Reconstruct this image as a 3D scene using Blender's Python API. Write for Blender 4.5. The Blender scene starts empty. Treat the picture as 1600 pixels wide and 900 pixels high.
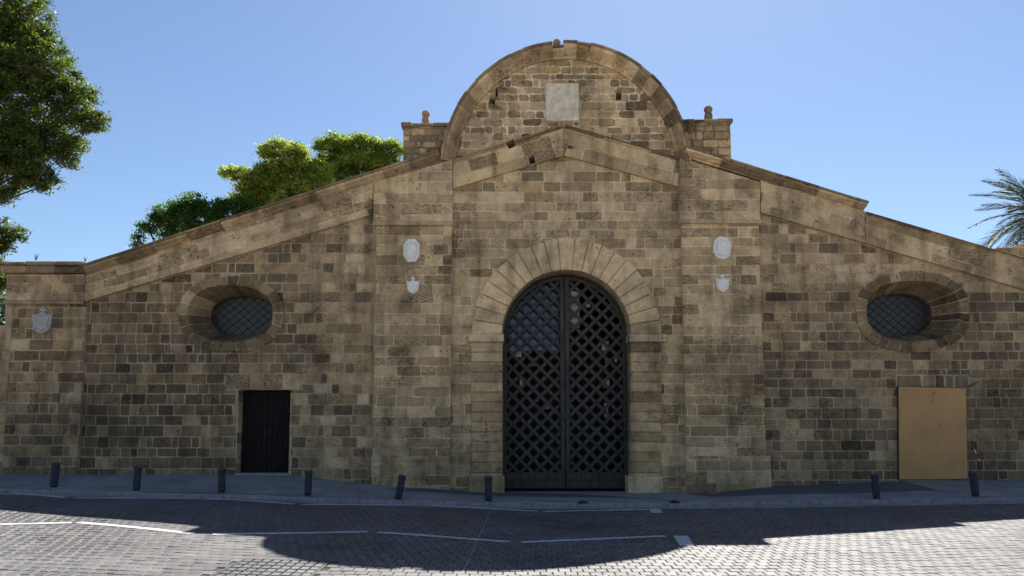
import bpy, bmesh, math, random
import numpy as np
from mathutils import Vector, Matrix, noise as mnoise
from mathutils.geometry import delaunay_2d_cdt

# ------------------------------------------------------------------ camera, sky, sun, exposure
SC = bpy.context.scene
COL = SC.collection
FPX, PITCH, HORIZON, CAMH, CAMY = 1155.0, math.radians(5.5), 655.0, 1.95, -20.0
CY = HORIZON - FPX * math.tan(PITCH)
cam = bpy.data.cameras.new('camera')
cam.sensor_width = 36.0
cam.lens = FPX / 1600 * 36.0
cam.shift_y = (CY - 450) / 1600
cam.clip_end = 3000
camo = bpy.data.objects.new('camera', cam)
camo.location = (0, CAMY, CAMH)
camo.rotation_euler = (math.pi / 2 + PITCH, 0, 0)
COL.objects.link(camo)
SC.camera = camo

SUN_TO = Vector((2.12, 8.2, 10.1)).normalized()
world = bpy.data.worlds.new('World')
SC.world = world
world.use_nodes = True
wn = world.node_tree.nodes
sky = wn.new('ShaderNodeTexSky')
sky.sky_type = 'NISHITA'
sky.sun_disc = False
sky.sun_elevation = math.asin(SUN_TO.z)
sky.sun_rotation = math.atan2(SUN_TO.x, SUN_TO.y)
sky.air_density = 1.0
sky.dust_density = 0.32
sky.ozone_density = 4.0
wn['Background'].inputs['Strength'].default_value = 0.060
world.node_tree.links.new(sky.outputs[0], wn['Background'].inputs['Color'])

sun = bpy.data.lights.new('sun', 'SUN')
sun.energy = 5.0
sun.angle = math.radians(0.5)
sun.color = (1.0, 0.95, 0.88)
suno = bpy.data.objects.new('sun', sun)
suno.rotation_euler = (-SUN_TO).to_track_quat('-Z', 'Y').to_euler()
suno.location = SUN_TO * 60
COL.objects.link(suno)

SC.view_settings.view_transform = 'Standard'
SC.view_settings.look = 'None'
SC.view_settings.exposure = 1.2
SC.view_settings.gamma = 1.0
SC.view_settings.use_curve_mapping = False

rnd = random.Random(7)

# ------------------------------------------------------------------ photo measurements -> metres
def ray(px, py):
    u = (px - 800) / FPX
    v = (CY - py) / FPX
    return u, math.cos(PITCH) - v * math.sin(PITCH), math.sin(PITCH) + v * math.cos(PITCH)

def P(px, py, Y=0.0):
    """point of the facade (x, z) measured in the photograph, on the vertical plane y = Y"""
    a, b, c = ray(px, py)
    t = (Y - CAMY) / b
    return (a * t, CAMH + c * t)

def PP(pts, Y=0.0):
    return [P(x, y, Y) for x, y in pts]

def lerp_table(tab, x):
    if x <= tab[0][0]:
        return tab[0][1]
    for (x0, v0), (x1, v1) in zip(tab, tab[1:]):
        if x <= x1:
            t = (x - x0) / (x1 - x0)
            t = t * t * (3 - 2 * t) * 0.5 + t * 0.5
            return v0 + (v1 - v0) * t
    return tab[-1][1]

KERB_Y = -3.3
ROAD_TAB = [(-30, .60), (-11.6, .316), (-6.65, .205), (-2.2, .055), (0.3, 0.0), (3, 0.0), (5.8, .03), (7.2, .06), (11.6, .13), (30, .3)]
BASE_TAB = [(-13.8, .49), (-8.6, .48), (-6.0, .46), (-4.1, .27), (-2.8, .17), (-0.7, 0.0), (5.2, 0.0), (6.9, .17), (10.4, .30), (13.9, .34), (30, .4)]

def road_z(x):
    return lerp_table(ROAD_TAB, x)

def base_z(x):
    return lerp_table(BASE_TAB, x)

def walk_z(x, y):
    t = max(0.0, min(1.0, (y - KERB_Y) / -KERB_Y))
    a = road_z(x) + 0.09
    return a + (base_z(x) - a) * t

def G(px, py, hf):
    """point on the ground seen at a photo position"""
    a, b, c = ray(px, py)
    z = 0.0
    for _ in range(12):
        t = (z - CAMH) / c
        x, y = a * t, CAMY + b * t
        z = hf(x, y)
    return (x, y, z)

# ------------------------------------------------------------------ materials
def new_mat(name):
    m = bpy.data.materials.new(name)
    m.use_nodes = True
    nt = m.node_tree
    return m, nt, nt.nodes, nt.links, nt.nodes['Principled BSDF']

def N(nodes, kind, **kw):
    n = nodes.new(kind)
    for k, v in kw.items():
        if k in n.inputs:
            n.inputs[k].default_value = v
        else:
            setattr(n, k, v)
    return n

def ramp(nodes, links, src, stops):
    r = nodes.new('ShaderNodeValToRGB')
    els = r.color_ramp.elements
    while len(els) < len(stops):
        els.new(0.5)
    for e, (p, c) in zip(els, stops):
        e.position = p
        e.color = (c, c, c, 1) if isinstance(c, (int, float)) else (*c, 1)
    links.new(src, r.inputs[0])
    return r.outputs[0]

def mul(nodes, links, a, b, fac=1.0, mode='MULTIPLY'):
    m = nodes.new('ShaderNodeMix')
    m.data_type = 'RGBA'
    m.blend_type = mode
    if isinstance(fac, bpy.types.NodeSocket):
        links.new(fac, m.inputs[0])
    else:
        m.inputs[0].default_value = fac
    for v, i in ((a, 6), (b, 7)):
        if isinstance(v, bpy.types.NodeSocket):
            links.new(v, m.inputs[i])
        else:
            m.inputs[i].default_value = (*v, 1)
    return m.outputs[2]

def bump(nodes, links, bsdf, h, dist, strength=1.0, prev=None):
    b = nodes.new('ShaderNodeBump')
    b.inputs['Strength'].default_value = strength
    b.inputs['Distance'].default_value = dist
    links.new(h, b.inputs['Height'])
    if prev is not None:
        links.new(prev, b.inputs['Normal'])
    if bsdf is not None:
        links.new(b.outputs[0], bsdf.inputs['Normal'])
    return b.outputs[0]

def scaled_pos(nodes, links, scale):
    geo = nodes.new('ShaderNodeNewGeometry')
    mp = nodes.new('ShaderNodeMapping')
    mp.inputs['Scale'].default_value = scale
    links.new(geo.outputs['Position'], mp.inputs[0])
    return mp.outputs[0]

def stone_material(name, use_tint=True, base=(0.33, 0.27, 0.19), pits=1.0):
    m, nt, n, l, b = new_mat(name)
    p1 = scaled_pos(n, l, (1, 1, 1))
    pbed = scaled_pos(n, l, (1, 1, 2.2))
    if use_tint:
        at = N(n, 'ShaderNodeAttribute', attribute_name='tint')
        col = at.outputs['Color']
        eaten = at.outputs['Alpha']
    else:
        rgb = N(n, 'ShaderNodeRGB')
        rgb.outputs[0].default_value = (*base, 1)
        col = rgb.outputs[0]
        va = N(n, 'ShaderNodeValue')
        va.outputs[0].default_value = .25
        eaten = va.outputs[0]
    big = N(n, 'ShaderNodeTexNoise', Scale=0.42, Detail=6.0, Roughness=0.66)
    l.new(p1, big.inputs['Vector'])
    mid = N(n, 'ShaderNodeTexNoise', Scale=4.2, Detail=5.0, Roughness=0.6)
    l.new(p1, mid.inputs['Vector'])
    fine = N(n, 'ShaderNodeTexNoise', Scale=30.0, Detail=4.0, Roughness=0.7)
    l.new(p1, fine.inputs['Vector'])
    bed = N(n, 'ShaderNodeTexNoise', Scale=11.0, Detail=6.0, Roughness=0.72, Distortion=.6)
    l.new(pbed, bed.inputs['Vector'])
    col = mul(n, l, col, ramp(n, l, big.outputs[0], [(.36, (.58, .575, .57)), (.50, (.98, .97, .95)), (.64, (1.14, 1.12, 1.08))]))
    col = mul(n, l, col, ramp(n, l, mid.outputs[0], [(.30, (.76, .75, .73)), (.50, (1.0, 1.0, 1.0)), (.70, (1.18, 1.16, 1.11))]))
    col = mul(n, l, col, ramp(n, l, fine.outputs[0], [(.30, (.82, .81, .80)), (.62, (1.08, 1.08, 1.08))]))
    # heavily weathered stones: eaten-out bedding and pockets
    worn = ramp(n, l, bed.outputs[0], [(.40, (.40, .37, .34)), (.50, (.85, .83, .8)), (.60, (1.08, 1.07, 1.05))])
    col = mul(n, l, col, worn, eaten)
    vor = N(n, 'ShaderNodeTexVoronoi', Scale=8.0, Randomness=1.0)
    l.new(p1, vor.inputs['Vector'])
    pitmask = N(n, 'ShaderNodeTexNoise', Scale=2.3, Detail=3.0)
    l.new(p1, pitmask.inputs['Vector'])
    pit = ramp(n, l, vor.outputs['Distance'], [(.13, 0.0), (.24, 1.0)])
    msk = ramp(n, l, pitmask.outputs[0], [(.55, 1.0), (.63, 0.0)])
    pit2 = mul(n, l, pit, msk, 1.0, 'LIGHTEN')
    col = mul(n, l, col, ramp(n, l, pit2, [(0.0, (.36, .34, .32)), (1.0, (1, 1, 1))]), 0.9 * pits)
    # soot that has crept over neighbouring stones
    so = N(n, 'ShaderNodeTexNoise', Scale=1.7, Detail=6.0, Roughness=.68, Distortion=.4)
    l.new(p1, so.inputs['Vector'])
    col = mul(n, l, col, ramp(n, l, so.outputs[0], [(.36, (.50, .49, .48)), (.47, (1, 1, 1))]), .5)
    # run-off streaks
    pst = scaled_pos(n, l, (1.6, 1.6, .16))
    st = N(n, 'ShaderNodeTexNoise', Scale=1.5, Detail=5.0, Roughness=.6)
    l.new(pst, st.inputs['Vector'])
    col = mul(n, l, col, ramp(n, l, st.outputs[0], [(.36, (.60, .59, .58)), (.49, (1, 1, 1))]), 0.75)
    l.new(col, b.inputs['Base Color'])
    b.inputs['Roughness'].default_value = 0.9
    b.inputs['Specular IOR Level'].default_value = 0.25
    n1 = bump(n, l, None, mid.outputs[0], 0.05)
    n2 = bump(n, l, None, fine.outputs[0], 0.014, 1.0, n1)
    sc_ = N(n, 'ShaderNodeMath', operation='MULTIPLY')
    l.new(bed.outputs[0], sc_.inputs[0])
    l.new(eaten, sc_.inputs[1])
    n3 = bump(n, l, None, sc_.outputs[0], 0.06, 1.0, n2)
    bump(n, l, b, pit2, 0.025 * max(pits, .2), 1.0, n3)
    return m

def simple_material(name, col, rough=.6, spec=.4, metal=0.0, nscale=8.0, var=.3, bd=.004, stretch=(1, 1, 1), coord='Object', tint=False):
    m, nt, n, l, b = new_mat(name)
    if coord == 'Object':
        tc = n.new('ShaderNodeTexCoord')
        mp = n.new('ShaderNodeMapping')
        mp.inputs['Scale'].default_value = stretch
        l.new(tc.outputs['Object'], mp.inputs[0])
        vec = mp.outputs[0]
    else:
        vec = scaled_pos(n, l, stretch)
    no = N(n, 'ShaderNodeTexNoise', Scale=nscale, Detail=6.0, Roughness=.65)
    l.new(vec, no.inputs['Vector'])
    src = col
    if tint:
        src = N(n, 'ShaderNodeAttribute', attribute_name='tint').outputs['Color']
    c = mul(n, l, src, ramp(n, l, no.outputs[0], [(.3, 1 - var), (.7, 1 + var)]))
    l.new(c, b.inputs['Base Color'])
    b.inputs['Roughness'].default_value = rough
    b.inputs['Specular IOR Level'].default_value = spec
    b.inputs['Metallic'].default_value = metal
    if bd:
        bump(n, l, b, no.outputs[0], bd)
    return m

def paver_material(name):
    m, nt, n, l, b = new_mat(name)
    p = scaled_pos(n, l, (1, 1, 1))
    at = N(n, 'ShaderNodeAttribute', attribute_name='tint')
    big = N(n, 'ShaderNodeTexNoise', Scale=.5, Detail=5.0, Roughness=.6)
    l.new(p, big.inputs['Vector'])
    fine = N(n, 'ShaderNodeTexNoise', Scale=60.0, Detail=4.0, Roughness=.7)
    l.new(p, fine.inputs['Vector'])
    c = mul(n, l, at.outputs['Color'], ramp(n, l, big.outputs[0], [(.32, (.60, .60, .62)), (.64, (1.18, 1.17, 1.16))]))
    c = mul(n, l, c, ramp(n, l, fine.outputs[0], [(.3, .72), (.7, 1.2)]))
    oil = N(n, 'ShaderNodeTexNoise', Scale=1.3, Detail=5.0, Roughness=.6)
    l.new(p, oil.inputs['Vector'])
    c = mul(n, l, c, ramp(n, l, oil.outputs[0], [(.30, (.62, .61, .60)), (.40, (1, 1, 1)), (.62, (1, 1, 1)), (.70, (1.25, 1.24, 1.22))]))
    l.new(c, b.inputs['Base Color'])
    l.new(ramp(n, l, big.outputs[0], [(.35, .50), (.65, .62)]), b.inputs['Roughness'])
    b.inputs['Specular IOR Level'].default_value = 0.5
    bump(n, l, b, fine.outputs[0], .004)
    return m

def leaf_material(name, trans=.45):
    m, nt, n, l, b = new_mat(name)
    at = N(n, 'ShaderNodeAttribute', attribute_name='tint')
    l.new(at.outputs['Color'], b.inputs['Base Color'])
    b.inputs['Roughness'].default_value = .5
    b.inputs['Specular IOR Level'].default_value = .35
    tr = n.new('ShaderNodeBsdfTranslucent')
    tcol = mul(n, l, at.outputs['Color'], (1.5, 1.55, .6))
    l.new(tcol, tr.inputs['Color'])
    mx = n.new('ShaderNodeMixShader')
    mx.inputs[0].default_value = trans
    l.new(b.outputs[0], mx.inputs[1])
    l.new(tr.outputs[0], mx.inputs[2])
    l.new(mx.outputs[0], n['Material Output'].inputs['Surface'])
    return m

M = {}
M['stone'] = stone_material('sandstone')
M['mortar'] = stone_material('lime_mortar', False, (.74, .60, .43), .15)
M['wing_mortar'] = stone_material('grey_lime_mortar', False, (.47, .37, .26), .25)
M['core'] = stone_material('rubble_core', False, (.20, .165, .12), .8)
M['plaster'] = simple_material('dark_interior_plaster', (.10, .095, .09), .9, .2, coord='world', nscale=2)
M['marble'] = simple_material('weathered_marble', (.78, .73, .66), .55, .4, nscale=9, var=.14, bd=.012)
M['dirty_marble'] = simple_material('dirty_marble', (.36, .34, .31), .65, .3, nscale=9, var=.2, bd=.012)
M['panel'] = simple_material('weathered_limestone', (.56, .47, .36), .75, .3, nscale=4.5, var=.34, bd=.03)
M['wood'] = simple_material('grey_weathered_timber', (.057, .050, .044), .8, .25, nscale=14, var=.45, bd=.008, stretch=(1, 1, .25), coord='world')
M['door'] = simple_material('black_painted_timber', (.014, .011, .010), .8, .15, nscale=10, var=.5, bd=.006, stretch=(3, 3, .2), coord='world')
M['iron'] = simple_material('dark_iron', (.022, .022, .026), .6, .4, nscale=20, bd=.002)
M['board'] = simple_material('chipboard', (.50, .275, .115), .75, .2, nscale=1.2, var=.14, bd=.003)
bnt = M['board'].node_tree
bb_ = bnt.nodes['Principled BSDF']
src_ = bb_.inputs['Base Color'].links[0].from_socket
tc_ = bnt.nodes.new('ShaderNodeTexCoord')
sm_ = N(bnt.nodes, 'ShaderNodeTexNoise', Scale=3.2, Detail=6.0, Roughness=.7)
bnt.links.new(tc_.outputs['Object'], sm_.inputs['Vector'])
bnt.links.new(mul(bnt.nodes, bnt.links, src_, ramp(bnt.nodes, bnt.links, sm_.outputs[0], [(.30, (.55, .53, .5)), (.42, (1, 1, 1))])), bb_.inputs['Base Color'])
M['bollard'] = simple_material('blue_grey_paint', (.030, .034, .044), .6, .35, nscale=9, var=.3, bd=.002)
M['concrete'] = simple_material('pavement_concrete', (.235, .225, .22), .85, .3, nscale=1.3, var=.3, bd=.01, coord='world')
M['kerb'] = simple_material('kerb_concrete', (.24, .23, .225), .85, .3, nscale=6, var=.3, bd=.012, coord='world')
M['asphalt'] = simple_material('asphalt_patching', (.10, .10, .105), .9, .3, nscale=40, var=.35, bd=.008, coord='world')
M['bed'] = simple_material('joint_sand', (.075, .073, .072), .95, .1, nscale=30, var=.3, coord='world')
M['bounce_ground'] = simple_material('pale_bounce_paving', (.50, .47, .42), .9, .2, nscale=1.2, var=.2, coord='world')  # kept pale so the unseen ground bounces light at the facade
M['paver'] = paver_material('concrete_paver')
M['paint'] = simple_material('worn_white_paint', (.42, .43, .45), .7, .3, nscale=16, var=.45, bd=.003, coord='world')
M['cover'] = simple_material('cast_iron_cover', (.05, .048, .045), .6, .4, nscale=20)
M['earth'] = simple_material('dry_earth', (.22, .18, .13), .95, .1, nscale=.8, var=.3, bd=.03, coord='world')
M['bark'] = simple_material('bark', (.10, .075, .055), .9, .2, nscale=7, var=.4, bd=.03, stretch=(1, 1, .3))
M['leaf'] = leaf_material('leaf')
M['palm'] = leaf_material('palm_leaf', .25)
M['red'] = simple_material('red_plastic', (.45, .05, .04), .5, .4, bd=0)
M['glimpse_grey'] = simple_material('pale_glimpse_grey', (.30, .285, .27), .7, .3, bd=0)
M['white'] = simple_material('white_plastic', (.6, .6, .6), .5, .4, bd=0)
gm, gnt, gn, gl, gb = new_mat('sky_tinted_glazing')
gb.inputs['Base Color'].default_value = (.02, .045, .10, 1)  # blue of the reflected sky put into the base colour
gb.inputs['Roughness'].default_value = .06
gb.inputs['IOR'].default_value = 1.5
M['glass'] = gm
gm2, _, _, _, gb2 = new_mat('dusty_pane')
gb2.inputs['Base Color'].default_value = (.06, .061, .064, 1)
gb2.inputs['Roughness'].default_value = .35
gb2.inputs['IOR'].default_value = 1.45
M['pane'] = gm2

# ------------------------------------------------------------------ mesh helpers
class MB:
    def __init__(self):
        self.v, self.f, self.t = [], [], []

    def add(self, verts, faces, tint=(.3, .3, .3)):
        o = len(self.v)
        self.v.extend(verts)
        self.f.extend([tuple(i + o for i in f) for f in faces])
        self.t.extend([tint] * len(verts))
        return self

    def box(self, x0, x1, y0, y1, z0, z1, tint=(.3, .3, .3), bev=0.0):
        if bev <= 0:
            v = [(x, y, z) for z in (z0, z1) for y in (y0, y1) for x in (x0, x1)]
            f = [(0, 2, 3, 1), (4, 5, 7, 6), (0, 1, 5, 4), (2, 6, 7, 3), (0, 4, 6, 2), (1, 3, 7, 5)]
            return self.add(v, f, tint)
        b = bev
        v = []
        for z, i in ((z0, b), (z0 + b, 0), (z1 - b, 0), (z1, b)):
            v += [(x0 + i, y0 + i, z), (x1 - i, y0 + i, z), (x1 - i, y1 - i, z), (x0 + i, y1 - i, z)]
        f = [(3, 2, 1, 0), (12, 13, 14, 15)]
        for k in range(3):
            for q in range(4):
                f.append((k * 4 + q, k * 4 + (q + 1) % 4, k * 4 + 4 + (q + 1) % 4, k * 4 + 4 + q))
        return self.add(v, f, tint)

    def lathe(self, prof, c, seg=20, tint=(.3, .3, .3), lean=(0, 0)):
        v, f = [], []
        for r, z in prof:
            for k in range(seg):
                a = 2 * math.pi * k / seg
                v.append((c[0] + r * math.cos(a) + lean[0] * z, c[1] + r * math.sin(a) + lean[1] * z, c[2] + z))
        for i in range(len(prof) - 1):
            for k in range(seg):
                k2 = (k + 1) % seg
                f.append((i * seg + k, i * seg + k2, (i + 1) * seg + k2, (i + 1) * seg + k))
        f.append(tuple(reversed(range(seg))))
        f.append(tuple(range((len(prof) - 1) * seg, len(prof) * seg)))
        return self.add(v, f, tint)

    def tube(self, pts, radii, seg=7, tint=(.3, .3, .3)):
        v, f = [], []
        n = len(pts)
        for i, p in enumerate(pts):
            p = Vector(p)
            d = (Vector(pts[min(i + 1, n - 1)]) - Vector(pts[max(i - 1, 0)])).normalized()
            a = d.orthogonal().normalized() if abs(d.z) > .9 else d.cross(Vector((0, 0, 1))).normalized()
            b = d.cross(a)
            for k in range(seg):
                t = 2 * math.pi * k / seg
                v.append(tuple(p + (a * math.cos(t) + b * math.sin(t)) * radii[i]))
        for i in range(n - 1):
            for k in range(seg):
                k2 = (k + 1) % seg
                f.append((i * seg + k, i * seg + k2, (i + 1) * seg + k2, (i + 1) * seg + k))
        f.append(tuple(range(seg)))
        f.append(tuple(range((n - 1) * seg, n * seg)))
        return self.add(v, f, tint)

    def mesh(self, name, mat, smooth=False):
        me = bpy.data.meshes.new(name)
        me.from_pydata(self.v, [], self.f)
        at = me.attributes.new('tint', 'FLOAT_COLOR', 'POINT')
        arr = np.ones((len(self.v), 4), np.float32)
        if self.t:
            arr[:] = np.array([t if len(t) == 4 else (*t, .12) for t in self.t], np.float32)
        at.data.foreach_set('color', arr.ravel())
        me.materials.append(M[mat])
        if smooth:
            me.polygons.foreach_set('use_smooth', [True] * len(me.polygons))
        me.update()
        return me

    def build(self, name, mat, parent=None, smooth=False):
        return link(name, self.mesh(name, mat, smooth), parent)

def link(name, data, parent=None, loc=None):
    o = bpy.data.objects.new(name, data)
    COL.objects.link(o)
    if parent is not None:
        o.parent = parent
    if loc is not None:
        o.location = loc
    return o

def tag(o, label=None, cat=None, group=None, kind=None):
    if label:
        o['label'] = label
    if cat:
        o['category'] = cat
    if group:
        o['group'] = group
    if kind:
        o['kind'] = kind
    return o

# 2-D polygons (x, z), counter-clockwise seen from the street
def area(p):
    return .5 * sum(p[i][0] * p[(i + 1) % len(p)][1] - p[(i + 1) % len(p)][0] * p[i][1] for i in range(len(p)))

def ccw(p):
    return list(p) if area(p) > 0 else list(reversed(p))

def clean(p, eps=1e-4):
    q = []
    for a in p:
        if not q or (a[0] - q[-1][0]) ** 2 + (a[1] - q[-1][1]) ** 2 > eps * eps:
            q.append(a)
    while len(q) > 2 and (q[0][0] - q[-1][0]) ** 2 + (q[0][1] - q[-1][1]) ** 2 < eps * eps:
        q.pop()
    out = []
    n = len(q)
    for i in range(n):
        a, b, c = q[i - 1], q[i], q[(i + 1) % n]
        cr = (b[0] - a[0]) * (c[1] - b[1]) - (b[1] - a[1]) * (c[0] - b[0])
        if abs(cr) > 1e-6:
            out.append(b)
    return out

def cdt_tris(inside, outside):
    """triangles covered by all polygons of inside and by none of outside"""
    verts, faces = [], []
    for p in list(inside) + list(outside):
        faces.append(list(range(len(verts), len(verts) + len(p))))
        verts += [Vector(a) for a in p]
    r = delaunay_2d_cdt(verts, [], faces, 0, 1e-5, True)
    need = set(range(len(inside)))
    tris = []
    for f, o in zip(r[2], r[5]):
        s = set(o)
        if need <= s and not any(i >= len(inside) for i in s):
            tris.append(f)
    return [tuple(v) for v in r[0]], tris

def loops_of(verts, tris):
    e = {}
    for f in tris:
        n = len(f)
        for i in range(n):
            e[(f[i], f[(i + 1) % n])] = 1
    b = {}
    for (i, j) in e:
        if (j, i) not in e:
            b.setdefault(i, []).append(j)
    loops = []
    while b:
        s = next(iter(b))
        lp = [s]
        cur = s
        while True:
            nx = b[cur].pop()
            if not b[cur]:
                del b[cur]
            if nx == s or nx not in b:
                break
            lp.append(nx)
            cur = nx
        if len(lp) > 2:
            loops.append([verts[i] for i in lp])
    return loops

def bbox(p):
    xs = [a[0] for a in p]
    zs = [a[1] for a in p]
    return min(xs), max(xs), min(zs), max(zs)

def inside_poly(pt, poly):
    x, y = pt
    c = False
    n = len(poly)
    for i in range(n):
        x0, y0 = poly[i]
        x1, y1 = poly[i - 1]
        if (y0 > y) != (y1 > y) and x < (x1 - x0) * (y - y0) / (y1 - y0) + x0:
            c = not c
    return c

def clip(block, region, holes):
    bb = bbox(block)
    hs = []
    for h in holes:
        hb = bbox(h)
        if hb[0] < bb[1] and hb[1] > bb[0] and hb[2] < bb[3] and hb[3] > bb[2]:
            hs.append(h)
    if not hs and len(region) < 9 and all(inside_poly(p, region) for p in block):
        return [block]
    v, t = cdt_tris([block, region], hs)
    lps = loops_of(v, t)
    inner = [lp for lp in lps if area(lp) < 0]
    if inner:
        # a hole wholly inside the block: break the stone in two there
        hb = bbox(inner[0])
        cx = (hb[0] + hb[1]) / 2
        lps = []
        for xa, xb in ((bb[0] - 1, cx), (cx, bb[1] + 1)):
            v, t = cdt_tris([block, region, [(xa, bb[2] - 1), (xb, bb[2] - 1), (xb, bb[3] + 1), (xa, bb[3] + 1)]], hs)
            lps += loops_of(v, t)
    return [clean(lp) for lp in lps if area(lp) > 0]

def inset(p, d):
    out = []
    n = len(p)
    for i in range(n):
        a, b, c = Vector(p[i - 1]), Vector(p[i]), Vector(p[(i + 1) % n])
        d1, d2 = (b - a), (c - b)
        if d1.length < 1e-7 or d2.length < 1e-7:
            out.append(tuple(b))
            continue
        d1.normalize()
        d2.normalize()
        n1, n2 = Vector((-d1.y, d1.x)), Vector((-d2.y, d2.x))
        m = n1 + n2
        if m.length < .2:
            m = n1
        m.normalize()
        k = d / max(.45, m.dot(n1))
        out.append((b.x + m.x * k, b.y + m.y * k))
    return out

def stone_geo(poly, y, back, joint, bev, jit=.004, proud=.008):
    """verts, faces of one dressed stone: prism with chamfered front arris"""
    p = ccw(poly)
    a = inset(p, joint)
    b = inset(p, joint + bev)
    if len(p) < 3 or area(a) < .004 or area(b) < .002:
        return None
    n = len(p)
    yf = y - rnd.uniform(0, proud)
    gx, gz = rnd.uniform(-jit, jit) * 2, rnd.uniform(-jit, jit) * 3
    cx = sum(q[0] for q in p) / n
    cz = sum(q[1] for q in p) / n
    f3 = lambda q, o: (q[0], yf + o + gx * (q[0] - cx) + gz * (q[1] - cz), q[1])
    verts = [(q[0], back, q[1]) for q in a] + [f3(q, bev * .9) for q in a] + [f3(q, 0) for q in b]
    faces = []
    for k in range(2):
        for i in range(n):
            j = (i + 1) % n
            faces.append((k * n + i, k * n + j, (k + 1) * n + j, (k + 1) * n + i))
    faces.append(tuple(range(2 * n, 3 * n)))
    return verts, faces

def extrude_geo(outer, holes, y0, y1):
    """prism of a polygon with holes between two depths, capped"""
    v, t = cdt_tris([ccw(outer)], [ccw(h) for h in holes])
    n = len(v)
    verts = [(a[0], y0, a[1]) for a in v] + [(a[0], y1, a[1]) for a in v]
    faces = [tuple(f) for f in t] + [tuple(i + n for i in reversed(f)) for f in t]
    e = set()
    for f in t:
        for i in range(3):
            e.add((f[i], f[(i + 1) % 3]))
    for (i, j) in e:
        if (j, i) not in e:
            faces.append((j, i, i + n, j + n))
    return verts, faces

LIGHT = [(.50, .372, .235), (.53, .395, .255), (.47, .35, .222), (.495, .375, .25)]
TAN = [(.375, .268, .160), (.35, .252, .155), (.39, .28, .175)]
BROWN = [(.26, .180, .108), (.275, .192, .112), (.245, .174, .110)]
GREY = [(.165, .124, .086), (.18, .136, .094), (.15, .113, .080)]
DARK = [(.108, .083, .060), (.122, .094, .068)]
ORANGE = [(.37, .25, .13), (.36, .235, .13)]

def dim(c, k):
    return (c[0] * k, c[1] * k, c[2] * k, c[3])

PITTED = .26

def pick(w):
    fam = rnd.choices([LIGHT, TAN, BROWN, GREY, DARK, ORANGE], w)[0]
    c = rnd.choice(fam)
    k = rnd.uniform(.9, 1.1) * 1.3
    mean = (.335, .236, .134)
    c = tuple(a + (b_ - a) * .22 for a, b_ in zip(c, mean))
    worn = rnd.uniform(.75, 1) if rnd.random() < PITTED else rnd.uniform(.05, .4)
    return (min(.75, c[0] * k * 1.02), min(.75, c[1] * k), min(.75, c[2] * k * .92), worn)

def ashlar(region, holes, y, course, length, tint, joint=.012, bev=.008, angle=0.0, origin=None, jit=.012, hvar=.10, back=None, rough=.03):
    """dressed blocks of a wall face; returns [(poly, verts, faces, tint)]"""
    region = ccw(region)
    holes = [ccw(h) for h in holes]
    o = origin or region[0]
    ca, sa = math.cos(angle), math.sin(angle)
    to = lambda p: ((p[0] - o[0]) * ca + (p[1] - o[1]) * sa, -(p[0] - o[0]) * sa + (p[1] - o[1]) * ca)
    fr = lambda p: (o[0] + p[0] * ca - p[1] * sa, o[1] + p[0] * sa + p[1] * ca)
    u0, u1, v0, v1 = bbox([to(p) for p in region])
    out = []
    v = math.floor(v0 / course) * course - .03
    while v < v1:
        h = course * rnd.uniform(1 - hvar, 1 + hvar)
        u = u0 - rnd.uniform(0, length[1])
        wob = [rnd.uniform(-jit, jit) for _ in range(4)]
        while u < u1:
            L = rnd.uniform(*length) if rnd.random() > .2 else length[0] * rnd.uniform(.6, 1.0)
            j = lambda: rnd.uniform(-jit, jit) * .6
            cs = [(u + j(), v + j()), (u + L + j(), v + j()), (u + L + j(), v + h + j()), (u + j(), v + h + j())]
            if rough > 0:
                q8 = []
                for ci in range(4):
                    a_, b_, c_ = cs[ci - 1], cs[ci], cs[(ci + 1) % 4]
                    for e_ in (a_, c_):
                        dd = math.dist(e_, b_)
                        cut = min(rnd.uniform(.25, 1.25) * rough, dd * .3) / dd
                        q8.append((b_[0] + (e_[0] - b_[0]) * cut, b_[1] + (e_[1] - b_[1]) * cut))
                cs = q8
            blk = [fr(p) for p in cs]
            u += L
            bb = bbox(blk)
            rb = bbox(region)
            if bb[1] < rb[0] or bb[0] > rb[1] or bb[3] < rb[2] or bb[2] > rb[3]:
                continue
            for pc in clip(blk, region, holes):
                if len(pc) < 3 or abs(area(pc)) < .008:
                    continue
                c = (sum(q[0] for q in pc) / len(pc), sum(q[1] for q in pc) / len(pc))
                g = stone_geo(pc, y, (y + .06) if back is None else back, joint * rnd.uniform(.75, 1.5), bev * rnd.uniform(.7, 1.5))
                if g:
                    out.append((abs(area(pc)), g[0], g[1], tint(c)))
        v += h
    return out

def place(stones, name, parent, mat='stone', limit=300, rest='masonry'):
    stones = sorted(stones, key=lambda s: -s[0])
    for s in stones[:limit]:
        MB().add(s[1], s[2], s[3]).build(name, mat, parent)
    if len(stones) > limit:
        m = MB()
        for s in stones[limit:]:
            m.add(s[1], s[2], s[3])
        tag(m.build(rest, mat, parent), kind='stuff')

def rect_px(x0, y0, x1, y1, Y=0.0):
    ym, xm = (y0 + y1) / 2, (x0 + x1) / 2
    a, b = P(x0, ym, Y)[0], P(x1, ym, Y)[0]
    t, s = P(xm, y0, Y)[1], P(xm, y1, Y)[1]
    return [(a, s), (b, s), (b, t), (a, t)]

def arc_px(cx, cy, r, a0, a1, n, Y=0.0, rx=None):
    return [P(cx + (rx or r) * math.cos(a0 + (a1 - a0) * i / n), cy - r * math.sin(a0 + (a1 - a0) * i / n), Y) for i in range(n + 1)]

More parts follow.
